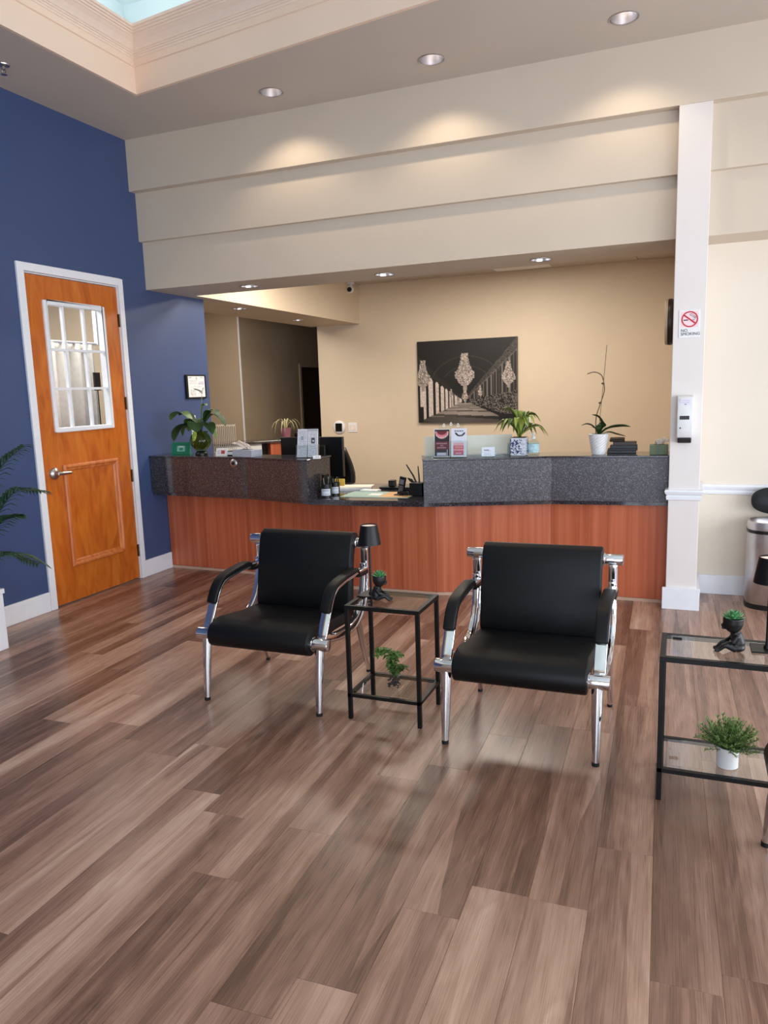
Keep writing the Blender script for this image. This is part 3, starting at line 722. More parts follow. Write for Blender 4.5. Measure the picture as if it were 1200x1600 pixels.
# ------------------------------------------------------------------ figure planters
def figure_pot(name, label, loc, rz, lean):
    t = thing(name, label, 'planter', loc, rz, 'black figure planters')
    b = MB()
    b.tube([(-.012, 0, .012), (-.016, 0, .03), (-.01, 0, .055), (0, 0, .07)], [.020, .021, .017, .010], 12)      # torso and neck
    b.ball((-.014, 0, .015), .022, 12, (1.1, 1.1, .68))
    for s in (-1, 1):
        b.tube([(-.008, s*.013, .012), (.02, s*.015, .024), (.026, s*.014, .022)], [.012, .0095, .009], 10)
        b.tube([(.026, s*.014, .023), (.036, s*.013, .012), (.043, s*.013, .006)], [.008, .007, .006], 10)
        b.tube([(.040, s*.013, .007), (.052, s*.013, .006)], [.0062, .0055], 10)
        b.tube([(-.01, s*.018, .054), (.002, s*.024, .036), (.018, s*.014, .030)], [.007, .006, .0055], 10)
    # head that opens as a bowl
    b.lathe([(0.001, .062), (.014, .064), (.024, .074), (.029, .09), (.0295, .108), (.0265, .108), (.024, .096), (.001, .092)], 20)
    b.ball((.030, 0, .084), .005, 8); b.ball((.027, 0, .074), .006, 8, (1, 1.4, .6))
    o = b.build('figure', dull, t, smooth=True)
    md = o.modifiers.new('rm', 'REMESH'); md.mode = 'VOXEL'; md.voxel_size = .0022
    md = o.modifiers.new('sm', 'SMOOTH'); md.factor = .5; md.iterations = 2
    bake(o)
    for p in o.data.polygons: p.use_smooth = True
    b = MB(); random.seed(len(label))
    for ring, (n, el, ln) in enumerate(((9, 12, .026), (8, 38, .024), (5, 66, .022))):
        for k in range(n):
            a = 2*PI*(k+.5*ring)/n+random.uniform(-.1, .1); e = R(el+random.uniform(-6, 6))
            d = Vector((math.cos(a)*math.cos(e), math.sin(a)*math.cos(e), math.sin(e)))
            b.leaf([Vector((0, 0, .1))+d*ln*q*1.35+Vector((0, 0, .006*q*q)) for q in (.05, .4, .75, 1)], .0065, None, .3)
    b.build('succulent', succm, t, solid=.0015)
    return t
f1 = figure_pot('figure_planter', 'black sitting-figure planter with a succulent, beside the lamp on the left side table', (-1.335, 3.225, ZT), R(10), 0)
f2 = figure_pot('figure_planter', 'black sitting-figure planter with a succulent on the right-hand side table, feet to the left', (.178, 2.935, ZT), R(188), 0)
f1.scale = (1.12, 1.12, 1.12); f2.scale = (1.2, 1.2, 1.2)

# ------------------------------------------------------------------ glass jar plant and white pot plant on the lower shelves
g = thing('glass_jar_plant', 'leafy green cutting in a square glass jar of dark pebbles on the left lower shelf', 'potted plant', (-1.275, 3.225, .128))
MB().box(-.035, .035, -.035, .035, 0, .078).build('jar', glass, g, bevel=.006, seg=2)
random.seed(2); b = MB()
for q in range(70):
    b.ball((random.uniform(-.024, .024), random.uniform(-.024, .024), random.uniform(.011, .052)), random.uniform(.004, .0065), 7, (1, 1, .8))
b.build('pebbles', pebble, g, smooth=True)['kind'] = 'stuff'
random.seed(11)
stems = [smoothpath([(0, 0, .04), (-.012, -.004, .10), (-.018, -.008, .16), (-.03, -.01, .19), (-.058, -.012, .192), (-.075, -.012, .165)], 4),
         smoothpath([(.004, .004, .04), (.006, .004, .10), (.0, 0, .15), (.008, .004, .175), (.028, .006, .17)], 4),
         smoothpath([(.008, 0, .04), (.022, -.006, .09), (.04, -.008, .115), (.056, -.01, .105)], 4)]
b = MB()
for s_ in stems: b.tube(s_, .0016, 6)
b.build('stem', stemm, g)
b = MB()
for s_ in stems:
    for p in s_[4:]:
        for q in range(5):
            a = random.uniform(0, 2*PI); d = Vector((math.cos(a), math.sin(a), random.uniform(-.5, .5))).normalized(); ln = random.uniform(.022, .038)
            b.leaf([p+d*.003, p+d*ln*.5+Vector((0, 0, .003)), p+d*ln+Vector((0, 0, -.006))], ln*.36, None, .2)
for q in range(60):
    a = random.uniform(0, 2*PI); p = Vector((random.uniform(-.024, .016), random.uniform(-.02, .02), random.uniform(.07, .15))); d = Vector((math.cos(a), math.sin(a), random.uniform(-.5, .4))).normalized(); ln = random.uniform(.016, .028)
    b.leaf([p, p+d*ln*.5+Vector((0, 0, .003)), p+d*ln+Vector((0, 0, -.005))], ln*.4, None, .2)
fo = b.build('foliage', leafmid, g); fo['kind'] = 'stuff'
w = thing('white_pot_plant', 'feathery green plant in a white cylinder pot on the right lower shelf', 'potted plant', (.176, 2.905, .128))
MB().lathe([(.036, 0), (.0385, .002), (.0385, .078), (.0355, .078), (.0355, .066), (0, .066)], 32).build('pot', ceramic, w, smooth=True)
MB().lathe([(.0355, .062), (.02, .070), (0, .072)], 16).build('soil', soil, w)
random.seed(7); b = MB(); bs = MB()
for q in range(150):
    a = random.uniform(0, 2*PI); el = R(random.uniform(20, 88)); ln = random.uniform(.075, .125)
    d = Vector((math.cos(a)*math.cos(el), math.sin(a)*math.cos(el), math.sin(el)))
    st = Vector((d.x*.022, d.y*.022, .066)); path = [st+d*ln*k/7+Vector((0, 0, -.012*(k/7)**2*math.cos(el))) for k in range(8)]
    bs.tube(path, .0007, 4)
    for k in range(1, 8):
        for r_ in range(6):
            d2_ = (d*1.0+Vector((random.uniform(-1, 1), random.uniform(-1, 1), random.uniform(-.8, 1)))).normalized()
            l2_ = random.uniform(.009, .017)
            b.leaf([path[k], path[k]+d2_*l2_*.6, path[k]+d2_*l2_], .0019, None, .1)
x_ = b.build('foliage', fernm, w); x_['kind'] = 'stuff'
bs.build('stem', leafdark, w)

# ------------------------------------------------------------------ trash can
tc_ = thing('trash_can', 'stainless steel trash can with its black lid standing open, by the recess wall', 'trash can', (.655, 5.66, 0))
def sup(n=40, rx=.25, ry=.155, e=3.0):
    out = []
    for k in range(n):
        a = 2*PI*k/n; c, s_ = math.cos(a), math.sin(a)
        out.append((rx*math.copysign(abs(c)**(2/e), c), ry*math.copysign(abs(s_)**(2/e), s_)))
    return out
def ringed(levels):
    """levels: (scale offset, z); stacked super-ellipse rings"""
    b = MB(); n = 40; v = []; f = []
    for o_, z in levels: v += [(x, y, z) for x, y in sup(n, .25+o_, .155+o_)]
    for i in range(len(levels)-1): f += [(i*n+k, i*n+(k+1) % n, (i+1)*n+(k+1) % n, (i+1)*n+k) for k in range(n)]
    return b.add(v, f)
ringed([(-.24, .03), (-.004, .03), (0, .035), (0, .52)]).build('body', steel, tc_, smooth=True)
ringed([(-.2, 0), (.002, 0), (.003, .03), (-.02, .03)]).build('base_ring', blackplastic, tc_, smooth=True)
ringed([(.0, .52), (.004, .522), (.004, .542), (0, .544)]).build('band', blackplastic, tc_, smooth=True)
ringed([(.001, .543), (.003, .56), (-.004, .594), (-.014, .598), (-.024, .59), (-.03, .55), (-.2, .548)]).build('rim', steel, tc_, smooth=True)
lid = MB(); pts = sup(40, .225, .098, 2.6)
lid.add([(x, y, 0) for x, y in pts]+[(x, y, .028) for x, y in pts]+[(x*.94, y*.9, .036) for x, y in pts],
        [tuple(range(39, -1, -1))]+[(k, (k+1) % 40, 40+(k+1) % 40, 40+k) for k in range(40)]+[(40+k, 40+(k+1) % 40, 80+(k+1) % 40, 80+k) for k in range(40)]+[tuple(80+k for k in range(40))])
lid.build('lid', blackplastic, tc_, smooth=True, loc=(0, .135, .712), rot=(R(82), 0, 0))

# ------------------------------------------------------------------ pillar fittings
sg = thing('no_smoking_sign', 'white no smoking sign with red ring high on the white pillar', 'sign', (-.007, YF, 1.913))
MB().box(-.063, .063, -.004, 0, -.087, .087).build('plate', signwhite, sg, bevel=.001, seg=1)
MB().box(-.052, .055, -.0046, -.004, -.022, .08).build('pictogram_ground', pinkback, sg)
MR = Matrix.Rotation(PI/2, 4, 'X'); pc = Vector((.002, -.0048, .029))
MB().lathe([(.0425, 0), (.0425, .0012), (.0505, .0012), (.0505, 0)], 40, pc, MR, cap=False).build('red_ring', red, sg)
MB().box(-.044, .044, -.0012, 0, -.0045, .0045, Matrix.Translation(pc+Vector((0, -.0004, 0))) @ Matrix.Rotation(R(38), 4, 'Y')).build('red_bar', red, sg)
MB().box(pc.x-.037, pc.x-.009, -.0056, -.0048, pc.z-.008, pc.z-.001).build('cigarette', ink, sg)
MB().box(pc.x+.016, pc.x+.03, -.0056, -.0048, pc.z-.008, pc.z-.003).build('cigarette_tip', greyink, sg)
b = MB()
b.tube(smoothpath([(pc.x+.026, -.0053, pc.z+.002), (pc.x+.030, -.0053, pc.z+.012), (pc.x+.018, -.0053, pc.z+.014), (pc.x+.016, -.0053, pc.z+.022), (pc.x+.004, -.0053, pc.z+.024), (pc.x+.0, -.0053, pc.z+.03), (pc.x+.01, -.0053, pc.z+.034), (pc.x+.02, -.0053, pc.z+.03)], 4), .0016, 6)
b.tube(smoothpath([(pc.x+.033, -.0053, pc.z+.002), (pc.x+.037, -.0053, pc.z+.014), (pc.x+.026, -.0053, pc.z+.02), (pc.x+.022, -.0053, pc.z+.028)], 4), .0016, 6)
b.build('smoke', greyink, sg)
text_mesh('lettering', 'NO\nSMOKING', .026, ink, sg, (-.05, -.0048, -.05))
ds = thing('soap_dispenser', 'white wall dispenser with dark nozzle mounted halfway up the pillar', 'dispenser', (-.014, YF, 1.29))
MB().extrude([(0, -.11), (-.07, -.11), (-.085, -.06), (-.072, .1), (-.06, .155), (-.03, .165), (0, .165)], -.05, .05).build('housing', ceramic, ds, bevel=.008, seg=3, smooth=True)
MB().extrude([(0, -.145), (-.05, -.145), (-.072, -.125), (-.072, -.112), (0, -.112)], -.042, .042).build('nozzle', blackplastic, ds, bevel=.006)
MB().box(-.032, .026, -.004, 0, -.012, .012).build('sensor_window', ink, ds, loc=(0, -.079, .022), rot=(R(-5), 0, 0), bevel=.003)
arr = np.ones((34, 24, 3))*np.array([.88, .87, .93])
for r_ in (4, 9, 20, 24, 28): arr[r_, 3:21:] = np.where((np.arange(18) % 3 != 2)[:, None], [.55, .52, .68], [.86, .85, .92])
arr[13:17, 10:14] = .15
printed('label_sheet', .066, .085, arr, ds, (0, -.0745, .058), (R(-4.5), 0, 0))
MB().lathe([(.005, 0), (.005, .003), (0, .003)], 12, (-.028, -.0825, -.045), MR).build('lock', ink, ds)
ck = thing('wall_clock', 'round dark brown wall clock seen edge-on on the far side of the pillar', 'clock', (-.105, 5.74, 1.955))
CM = Matrix.Rotation(-PI/2, 4, 'Y')
MB().lathe([(0, 0), (.15, 0), (.158, .02), (.154, .04), (0, .04)], 40, (0, 0, 0), CM).build('case', brownclock, ck, smooth=True)
MB().lathe([(.128, .04), (.154, .04), (.152, .056), (.136, .06), (.128, .046)], 40, (0, 0, 0), CM, cap=False).build('rim', clockrim, ck, smooth=True)
MB().lathe([(0, .0405), (.13, .0405), (0, .0415)], 40, (0, 0, 0), CM).build('dial', paper, ck)
MB().box(-.044, -.0425, -.004, .004, -.004, .09).box(-.0445, -.043, 0, .07, -.004, .004).build('hands', ink, ck)

# ------------------------------------------------------------------ things on the blue wall
lf = thing('framed_licence', 'white printed licence in a black frame on the blue wall above the plant', 'picture frame', (XB, 6.14, 1.64))
MB().box(0, .018, -.158, .158, -.112, .112).build('frame', blackmetal, lf, bevel=.003)
arr = np.ones((40, 56, 3))*.93
rs = np.random.RandomState(3)
def lines(a, r0, r1, c0, c1, col, step=2, dens=.7):
    for r_ in range(r0, r1, step):
        m_ = rs.rand(c1-c0) < dens; a[r_, c0:c1][m_] = col
lines(arr, 2, 4, 3, 12, [.6, .62, .7], 1); lines(arr, 2, 4, 40, 52, [.7, .7, .74], 1); arr[2:7, 26:31] = [.78, .74, .66]
lines(arr, 8, 15, 5, 30, [.78, .78, .8]); lines(arr, 10, 17, 34, 52, [.72, .71, .8], 1, .6); lines(arr, 19, 22, 10, 46, [.75, .74, .76]); lines(arr, 26, 37, 6, 24, [.66, .62, .58], 2, .6); lines(arr, 27, 35, 32, 48, [.82, .82, .8])
printed('licence_sheet', .262, .196, arr, lf, (.0195, 0, -.098), (0, 0, R(90)))
for z, lb in ((1.312, 'upper white switch plate on the blue wall behind the vase plant'), (1.185, 'lower white socket plate on the blue wall behind the vase plant')):
    sw = thing('wall_plate', lb, 'switch', (XB, 6.07, z), 0, 'white plates on the blue wall')
    MB().box(0, .006, -.036, .036, -.058, .058).build('plate', white, sw, bevel=.002)
    MB().box(.006, .010, -.016, .016, -.033, .033).build('rocker', ceramic, sw, bevel=.001)

# ------------------------------------------------------------------ things on the left ledge
ZL = 1.047
gc = thing('green_card_stand', 'green card stand with a small pale picture at the left end of the ledge', 'card stand', (-4.16, 5.56, ZL), R(8))
MB().extrude([(-.02, 0), (.03, 0), (.03, .006), (.006, .006), (.012, .104), (.006, .106)][::-1], -.09, .09).build('stand', green, gc, bevel=.002)
arr = np.ones((20, 24, 3))*np.array([.06, .5, .38]); yy, xx = np.mgrid[0:20, 0:24]
arr[5:16, 7:18] = [.55, .8, .72]; arr[((xx-12)**2+(yy-11)**2) < 9] = [.2, .55, .45]; arr[5:8, 9:16] = [.8, .88, .84]
printed('card', .16, .085, arr, gc, (0, -.0180, .010), (R(-13.8), 0, 0))

vp_ = thing('vase_plant', 'dark green peace lily growing in a round glass vase on the left ledge', 'potted plant', (-3.885, 5.47, ZL))
vb = MB().lathe([(.03, .03), (.05, .045), (.088, .09), (.096, .125), (.084, .165), (.062, .188), (.068, .205), (.064, .205), (.058, .188), (.08, .163), (.091, .125), (.083, .092), (.04, .05), (0, .046)], 36)
vb.build('vase', vaseglass, vp_, smooth=True)
MB().lathe([(0, 0), (.052, 0), (.054, .01), (.045, .03), (.03, .036), (0, .036)], 28).build('vase_foot', screen, vp_, smooth=True)
random.seed(5); b = MB()
for q in range(46):
    a = random.uniform(0, 2*PI); r_ = random.uniform(.01, .06)
    b.tube(smoothpath([(r_*math.cos(a), r_*math.sin(a), .055), (r_*1.2*math.cos(a+.5), r_*1.2*math.sin(a+.5), .10), (r_*.7*math.cos(a+1), r_*.7*math.sin(a+1), .15), (.02*math.cos(a), .02*math.sin(a), .2)], 3), .0035, 5)
b.build('roots', mat('olive_roots', (112, 108, 50), .6, var=.35, nscale=60), vp_)
LV = [(-.30, .0, .30, .36, .05), (-.24, .05, .34, .33, .04), (-.25, -.04, .12, .26, .06), (-.17, .08, .2, .30, .055), (.20, .0, .33, .36, .05), (.235, .04, .24, .34, .05), (.12, .05, .14, .25, .05), (.02, -.08, .2, .28, .055),
      (-.08, .04, .25, .3, .05), (.06, .03, .42, .40, .04), (.16, -.05, .18, .27, .05), (-.13, -.07, .17, .26, .05), (.10, .09, .36, .36, .04)]
for i, (dx, dy, tz, mz, wd) in enumerate(LV):
    path = smoothpath([(0, 0, .17), (dx*.18, dy*.2, .26), (dx*.5, dy*.6, mz), (dx*.8, dy*.9, (mz+tz)/2+.02), (dx, dy, tz)], 4)
    MB().leaf(path, wd*1.35, lambda k: .06 if k < .3 else math.sin(PI*min(1, (k-.28)/.72))**.75+.02, .22).build('leaf', leafdark if i % 3 else leafmid, vp_, smooth=True)
fl = MB().tube(smoothpath([(.0, .01, .17), (.01, .015, .3), (.02, .02, .42), (.03, .02, .53)], 4), .002, 6)
fl.build('flower_stalk', leafyel, vp_)
MB().leaf(smoothpath([(.03, .02, .52), (.015, 0, .545), (-.02, -.01, .56), (-.05, -.01, .60)], 4), .03, None, .5).tube([(.03, .018, .53), (.06, .01, .575)], .006, 8).build('flower', flowerw, vp_, smooth=True)

rackm = mat('pale_beige_wire', (206, 192, 172), .5, var=.05)
rk = thing('wire_rack', 'pale wire rack of close upright bars standing behind the left ledge items', 'rack', (-3.79, 5.68, ZL-.01))
for k in range(12):
    x = -.105+k*.019
    MB().tube(smoothpath([(x, 0, .012), (x, 0, .22), (x, .008, .245), (x, .02, .25), (x, .03, .24), (x, .03, .012)], 3), .003, 6).build('bar', rackm, rk, smooth=True)
MB().tube([(-.11, 0, .014), (.112, 0, .014)], .005, 6).tube([(-.11, .03, .014), (.112, .03, .014)], .005, 6).box(-.11, .112, -.01, .04, 0, .01).build('rack_base', paper, rk)

cs = thing('card_sign', 'small white tent card with a red mark beside the vase', 'card', (-3.64, 5.40, ZL), R(4))
arr = np.ones((14, 22, 3))*.9; arr[3:10, 10:18] = [.78, .3, .34]; arr[5:8, 13:16] = [.2, .2, .25]; lines(arr, 3, 11, 2, 8, [.55, .55, .6], 2)
MB().extrude([(0, 0), (.04, 0), (.02, .062)], -.052, .052).build('card_body', paper, cs)
printed('card_print', .10, .058, arr, cs, (0, -.001, .001), (R(-17), 0, 0))
pd = thing('dark_notepad', 'dark notepad with pale pages lying between card and tissue box', 'notepad', (-3.545, 5.46, ZL))
MB().box(-.05, .05, -.04, .04, 0, .008).box(-.05, .05, -.04, .04, .034, .04).build('cover', blackplastic, pd)
MB().box(-.047, .047, -.037, .037, .008, .034).build('pages', paper, pd)
def tissue_box(name, label, loc, rz, sx, sy, sz, m, m2):
    t = thing(name, label, 'tissue box', loc, rz)
    MB().box(-sx/2, sx/2, -sy/2, sy/2, 0, sz).build('box', m, t, bevel=.003)
    MB().lathe([(0, 0), (1, 0), (1, .0012), (0, .0012)], 24, (0, 0, 0), sx=sx*.3, sy=sy*.22).build('slot', ink, t, loc=(0, 0, sz))
    b = MB(); n = 9; v = []
    for j in range(6):
        k = j/5
        for i in range(n):
            u = i/(n-1)-.5
            v.append((u*sx*(.34+.5*k)+m2[0]*k*k, .012*math.sin(i*1.7+j)*(1-.3*k)+m2[1]*k, sz-.004+m2[2]*k*(1-.35*abs(u)*2*k)+.006*math.sin(i*2.1)*k))
    b.add(v, [(j*n+i, j*n+i+1, (j+1)*n+i+1, (j+1)*n+i) for j in range(5) for i in range(n-1)]).build('tissue', tissuem, t, smooth=True, solid=.0015)
    return t
tissue_box('tissue_box', 'pale grey-blue tissue box with a tissue pulled out, on the left ledge', (-3.36, 5.36, ZL), R(-14), .225, .12, .058, bluebox, (-.07, -.01, .075))

def leaflet_arr(seed, style):
    rs_ = np.random.RandomState(seed); a = np.ones((50, 26, 3))*[.80, .80, .84]
    for r_ in range(4, 48, 3):
        m_ = rs_.rand(20) < .6; a[r_, 3:23][m_] = [.52, .52, .57]
    if style: a[16:26, 9:18] = [.2, .2, .22]; a[20:23, 12:16] = .8; a[0:5] = [.66, .66, .7]
    else: a[14:20, 10:16] = [.55, .58, .66]; a[30:33, 3:23] = [.66, .66, .7]
    return a
bh = thing('leaflet_holder', 'clear two-pocket holder with grey printed leaflets at the end of the left ledge', 'leaflet holder', (-2.755, 5.275, ZL), R(12))
tilt = R(-16)
b = MB().box(-.088, .088, -.04, .05, 0, .004)
b.box(-.088, .088, -.003, .001, 0, .10, Matrix.Translation((0, -.036, .003)) @ Matrix.Rotation(tilt, 4, 'X')).box(-.088, .088, -.002, .002, 0, .2, Matrix.Translation((0, .006, .003)) @ Matrix.Rotation(tilt, 4, 'X'))
for x in (-.088, -.001, .086): b.extrude([(-.036, .003), (.006, .003), (.03, .1), (-.01, .1)], x, x+.002)
b.build('pockets', acryl, bh)
for i, x in enumerate((-.044, .044)):
    lf_ = tag(thing('leaflet', ('pale grey leaflet in the left pocket of the holder', 'grey leaflet with a dark picture in the right pocket of the holder')[i], 'leaflet', (0, 0, 0)))
    Mh = Matrix.Translation((-2.755, 5.275, ZL)) @ Matrix.Rotation(R(12), 4, 'Z')
    lf_.location = Mh @ Vector((x, -.022, .006)); lf_.rotation_euler = (0, 0, R(12)+(R(4) if i else 0)); lf_['group'] = 'leaflets in the clear holder'
    MB().box(-.039, .039, .0005, .018, 0, .225).build('sheets', paper, lf_, rot=(tilt, 0, R(0)))
    printed('front_print', .078, .225, leaflet_arr(5+i, i), lf_, (0, 0, 0), (tilt, 0, 0))
nt_ = thing('name_tag', 'small white label standing on the end corner of the left ledge', 'label', (-2.635, 5.19, ZL), R(22))
MB().extrude([(0, 0), (.02, 0), (.008, .024)], -.03, .03).build('label_body', paper, nt_)
arr = np.ones((8, 22, 3))*.93; lines(arr, 2, 6, 3, 18, [.4, .4, .45], 2, .7)
printed('label_print', .058, .023, arr, nt_, (0, -.0008, 0), (R(-18), 0, 0))

# ------------------------------------------------------------------ things on the low worktop
ZW = .744
def pen_cup(name, label, loc, r, h, seed):
    t = thing(name, label, 'pen cup', loc, 0, 'black pen cups with white labels')
    MB().lathe([(r, 0), (r, h), (r*.92, h), (r*.9, .006), (0, .006)], 24).build('cup', blackplastic, t, smooth=True)
    rs_ = np.random.RandomState(seed); a = np.ones((22, 26, 3))*[.86, .88, .93]
    for r_, p_ in ((4, .8), (6, .8), (14, .3), (17, .8)): a[r_, 4:22][rs_.rand(18) < p_] = [.25, .25, .3]
    printed('cup_label', r*1.9, h*.52, a, t, (0, 0, h*.14), (0, 0, R(18)), cyl=r*1.02)
    random.seed(seed)
    for k in range(6):
        a_ = 2*PI*k/6+.4; MB().tube([(r*.3*math.cos(a_), r*.3*math.sin(a_), .01), (r*.85*math.cos(a_), r*.85*math.sin(a_), h+random.uniform(.03, .055))], .004, 6).build('pen', (blackplastic, nickel, ink)[k % 3], t)
    return t
pen_cup('pen_cup', 'front pen cup with a white label beside the granite end panel', (-2.595, 5.25, ZW), .042, .10, 2)
pen_cup('pen_cup', 'rear pen cup with a white label, half hidden by the front one', (-2.575, 5.37, ZW), .036, .10, 9)
sb = MB().box(-.035, .035, -.012, .012, 0, .17).build('dark_box', screen, None, loc=(-2.63, 5.315, ZW), rot=(0, 0, R(80)), bevel=.003)
tag(sb, 'narrow dark box against the granite end panel behind the pen cups', 'box')
yn = thing('sticky_note_pad', 'yellow sticky note pad standing on edge behind the pen cups', 'note pad', (-2.70, 5.72, ZW), R(8))
MB().box(-.042, .042, 0, .016, 0, .082).build('notes', yellow, yn)
pp = thing('paper_stack', 'loose white papers on the low worktop right of the yellow notes', 'papers', (-2.56, 5.72, ZW), R(20))
MB().box(-.14, .14, -.09, .09, 0, .02).build('sheet', paper, pp); MB().box(-.13, .15, -.08, .09, .02, .026).build('sheet', tissuem, pp, rot=(0, 0, R(-8)))
wp = thing('white_envelope', 'small white envelope lying in front of the paper stack', 'envelope', (-2.37, 5.60, ZW), R(-6))
MB().box(-.075, .075, -.045, .045, 0, .014).build('sleeve', paper, wp, bevel=.002)
mt_ = thing('printed_mat', 'pale teal and orange printed mat lying on the low worktop', 'desk mat', (-2.20, 5.42, ZW), R(2))
MB().box(-.29, .26, -.15, .16, 0, .003).build('mat_sheet', teal, mt_)
MB().box(.02, .255, -.13, .15, .003, .0036).build('orange_area', orange, mt_)
MB().box(-.1, .0, -.05, .05, .003, .0038).build('white_area', paper, mt_)
pb = thing('phone_cradle', 'low black phone cradle with a cable on the far side of the worktop', 'cradle', (-2.25, 5.78, ZW))
MB().box(-.1, .1, -.045, .045, 0, .02).build('tray', blackplastic, pb, bevel=.006); MB().box(-.025, .03, -.03, .03, .02, .075).build('post', blackplastic, pb, bevel=.008)
MB().tube(smoothpath([(.1, 0, .01), (.2, -.02, .012), (.32, -.01, .03), (.4, .0, .02)], 5), .004, 6).build('cable', rubber, pb)
ph = thing('phone_handset', 'black cordless phone handset standing upright near the right ledge', 'phone', (-2.045, 5.42, ZW), R(-8))
MB().box(-.026, .026, -.012, .012, .004, .15).build('handset', blackplastic, ph, rot=(0, R(12), 0), bevel=.006)
MB().box(-.017, .017, -.0135, -.012, .09, .128).build('display', greyink, ph, rot=(0, R(12), 0))
kb = MB()
for i in range(3):
    for j in range(4): kb.box(-.016+i*.012, -.007+i*.012, -.0135, -.012, .03+j*.013, .039+j*.013)
kb.build('keypad', greyink, ph, rot=(0, R(12), 0))
MB().box(-.04, .04, -.035, .035, 0, .012).build('charging_base', blackplastic, ph, bevel=.004)
og = thing('desk_organiser', 'black desk organiser with scissors and pens against the right ledge', 'organiser', (-1.915, 5.45, ZW))
MB().box(-.05, .05, -.045, .045, 0, .10).build('holder', blackplastic, og, bevel=.004)
MB().tube([(0, 0, .08), (-.03, 0, .15), (-.085, .0, .235)], [.008, .007, .005], 8).build('marker', blackplastic, og)
MB().tube([(.02, 0, .08), (.015, 0, .16), (.01, .0, .225)], [.007, .006, .004], 8).build('pen', blackplastic, og)
MB().tube([(-.02, 0, .09), (-.045, 0, .12), (-.075, 0, .13), (-.06, 0, .115), (-.01, 0, .085)], [.007]*5, 8).build('scissors', blackplastic, og)
MB().box(-.13, -.05, -.05, .05, 0, .035).box(-.11, -.05, -.03, .03, .035, .065).build('stapler', blackplastic, og, bevel=.006)

mo = thing('computer_monitor', 'black computer monitor seen from behind, beyond the left ledge', 'monitor', (-3.14, 6.1, ZW-.019), R(4))
MB().box(-.30, .305, -.02, .02, .07, .43).build('panel', screen, mo, bevel=.006)
MB().box(-.15, .15, -.05, -.02, .14, .36).build('rear_housing', blackplastic, mo, bevel=.012)
MB().box(-.04, .04, -.05, -.02, .0, .2).box(-.12, .12, -.1, .1, 0, .014).build('stand', blackplastic, mo, bevel=.004)
oc = thing('office_chair', 'black office chair whose curved backrest shows beside the monitor', 'chair', (-3.25, 6.75, 0), R(10))
b = MB(); n = 11; v = []; 
for j in range(11):
    k = j/10; z = .50+.50*k; wd = .21*(1-.35*max(0, k-.45)**1.2*1.8)*(.9+.1*math.sin(PI*k))
    for i in range(n):
        u = i/(n-1)*2-1; v.append((u*wd, .04*u*u*-1+.05*math.sin(PI*k), z))
b.add(v, [(j*n+i, j*n+i+1, (j+1)*n+i+1, (j+1)*n+i) for j in range(10) for i in range(n-1)])
b.build('backrest', blackplastic, oc, smooth=True, solid=.05)
MB().box(-.23, .23, -.42, .02, .42, .5).build('seat', blackplastic, oc, bevel=.03, seg=3, smooth=True)
MB().tube([(0, -.2, .05), (0, -.2, .43)], .03, 12).build('gas_post', blackplastic, oc)
b = MB()
for k in range(5):
    a = 2*PI*k/5; b.tube([(0, -.2, .1), (.26*math.cos(a), -.2+.26*math.sin(a), .06)], [.026, .016], 8)
b.build('star_base', blackplastic, oc)
for k in range(5):
    a = 2*PI*k/5; MB().tube([(.27*math.cos(a)-.02, -.2+.27*math.sin(a), .026), (.27*math.cos(a)+.02, -.2+.27*math.sin(a), .026)], .026, 12).build('caster', rubber, oc)

# back counter in the passage with the pink pot
bc = thing('back_counter', 'granite topped counter with white and cherry fronts behind the left ledge', 'counter', (-5.05, 8.45, 0), R(53))
MB().box(-.62, .45, -.03, .45, .925, .955).build('counter_top', granite, bc, bevel=.003)
MB().box(-.60, -.02, 0, .42, 0, .925).build('white_front', paper, bc)
MB().box(.10, .42, 0, .42, 0, .925).build('cherry_front', cherry, bc)
MB().box(-.02, .10, .1, .42, 0, .925).build('recess', blackplastic, bc)
pk = thing('pink_pot_plant', 'spider plant with pale arching leaves in a pink pot on the back counter', 'potted plant', (-4.905, 8.80, .955))
MB().lathe([(.05, 0), (.054, .004), (.07, .14), (.074, .145), (.066, .145), (.05, .1), (0, .1)], 28).build('pot', pink, pk, smooth=True)
random.seed(21)
for k in range(17):
    a = 2*PI*k/17+random.uniform(-.2, .2); L_ = random.uniform(.12, .25); hz = random.uniform(.08, .13); dz = random.uniform(-.06, .05)
    d = Vector((math.cos(a), math.sin(a), 0))
    MB().leaf(smoothpath([(0, 0, .11), d*L_*.35+Vector((0, 0, .13+hz)), d*L_*.75+Vector((0, 0, .12+hz*.9)), d*L_+Vector((0, 0, .10+dz))], 4), .007, None, .3).build('leaf', leafpale, pk, smooth=True)
hb_ = thing('dark_handbag', 'small dark bag slumped beside the pink pot on the back counter', 'bag', (-4.755, 8.9, .955), R(20))
MB().ball((0, 0, .05), .05, 16, (1.5, .8, 1)).build('bag_body', blackplastic, hb_, smooth=True)

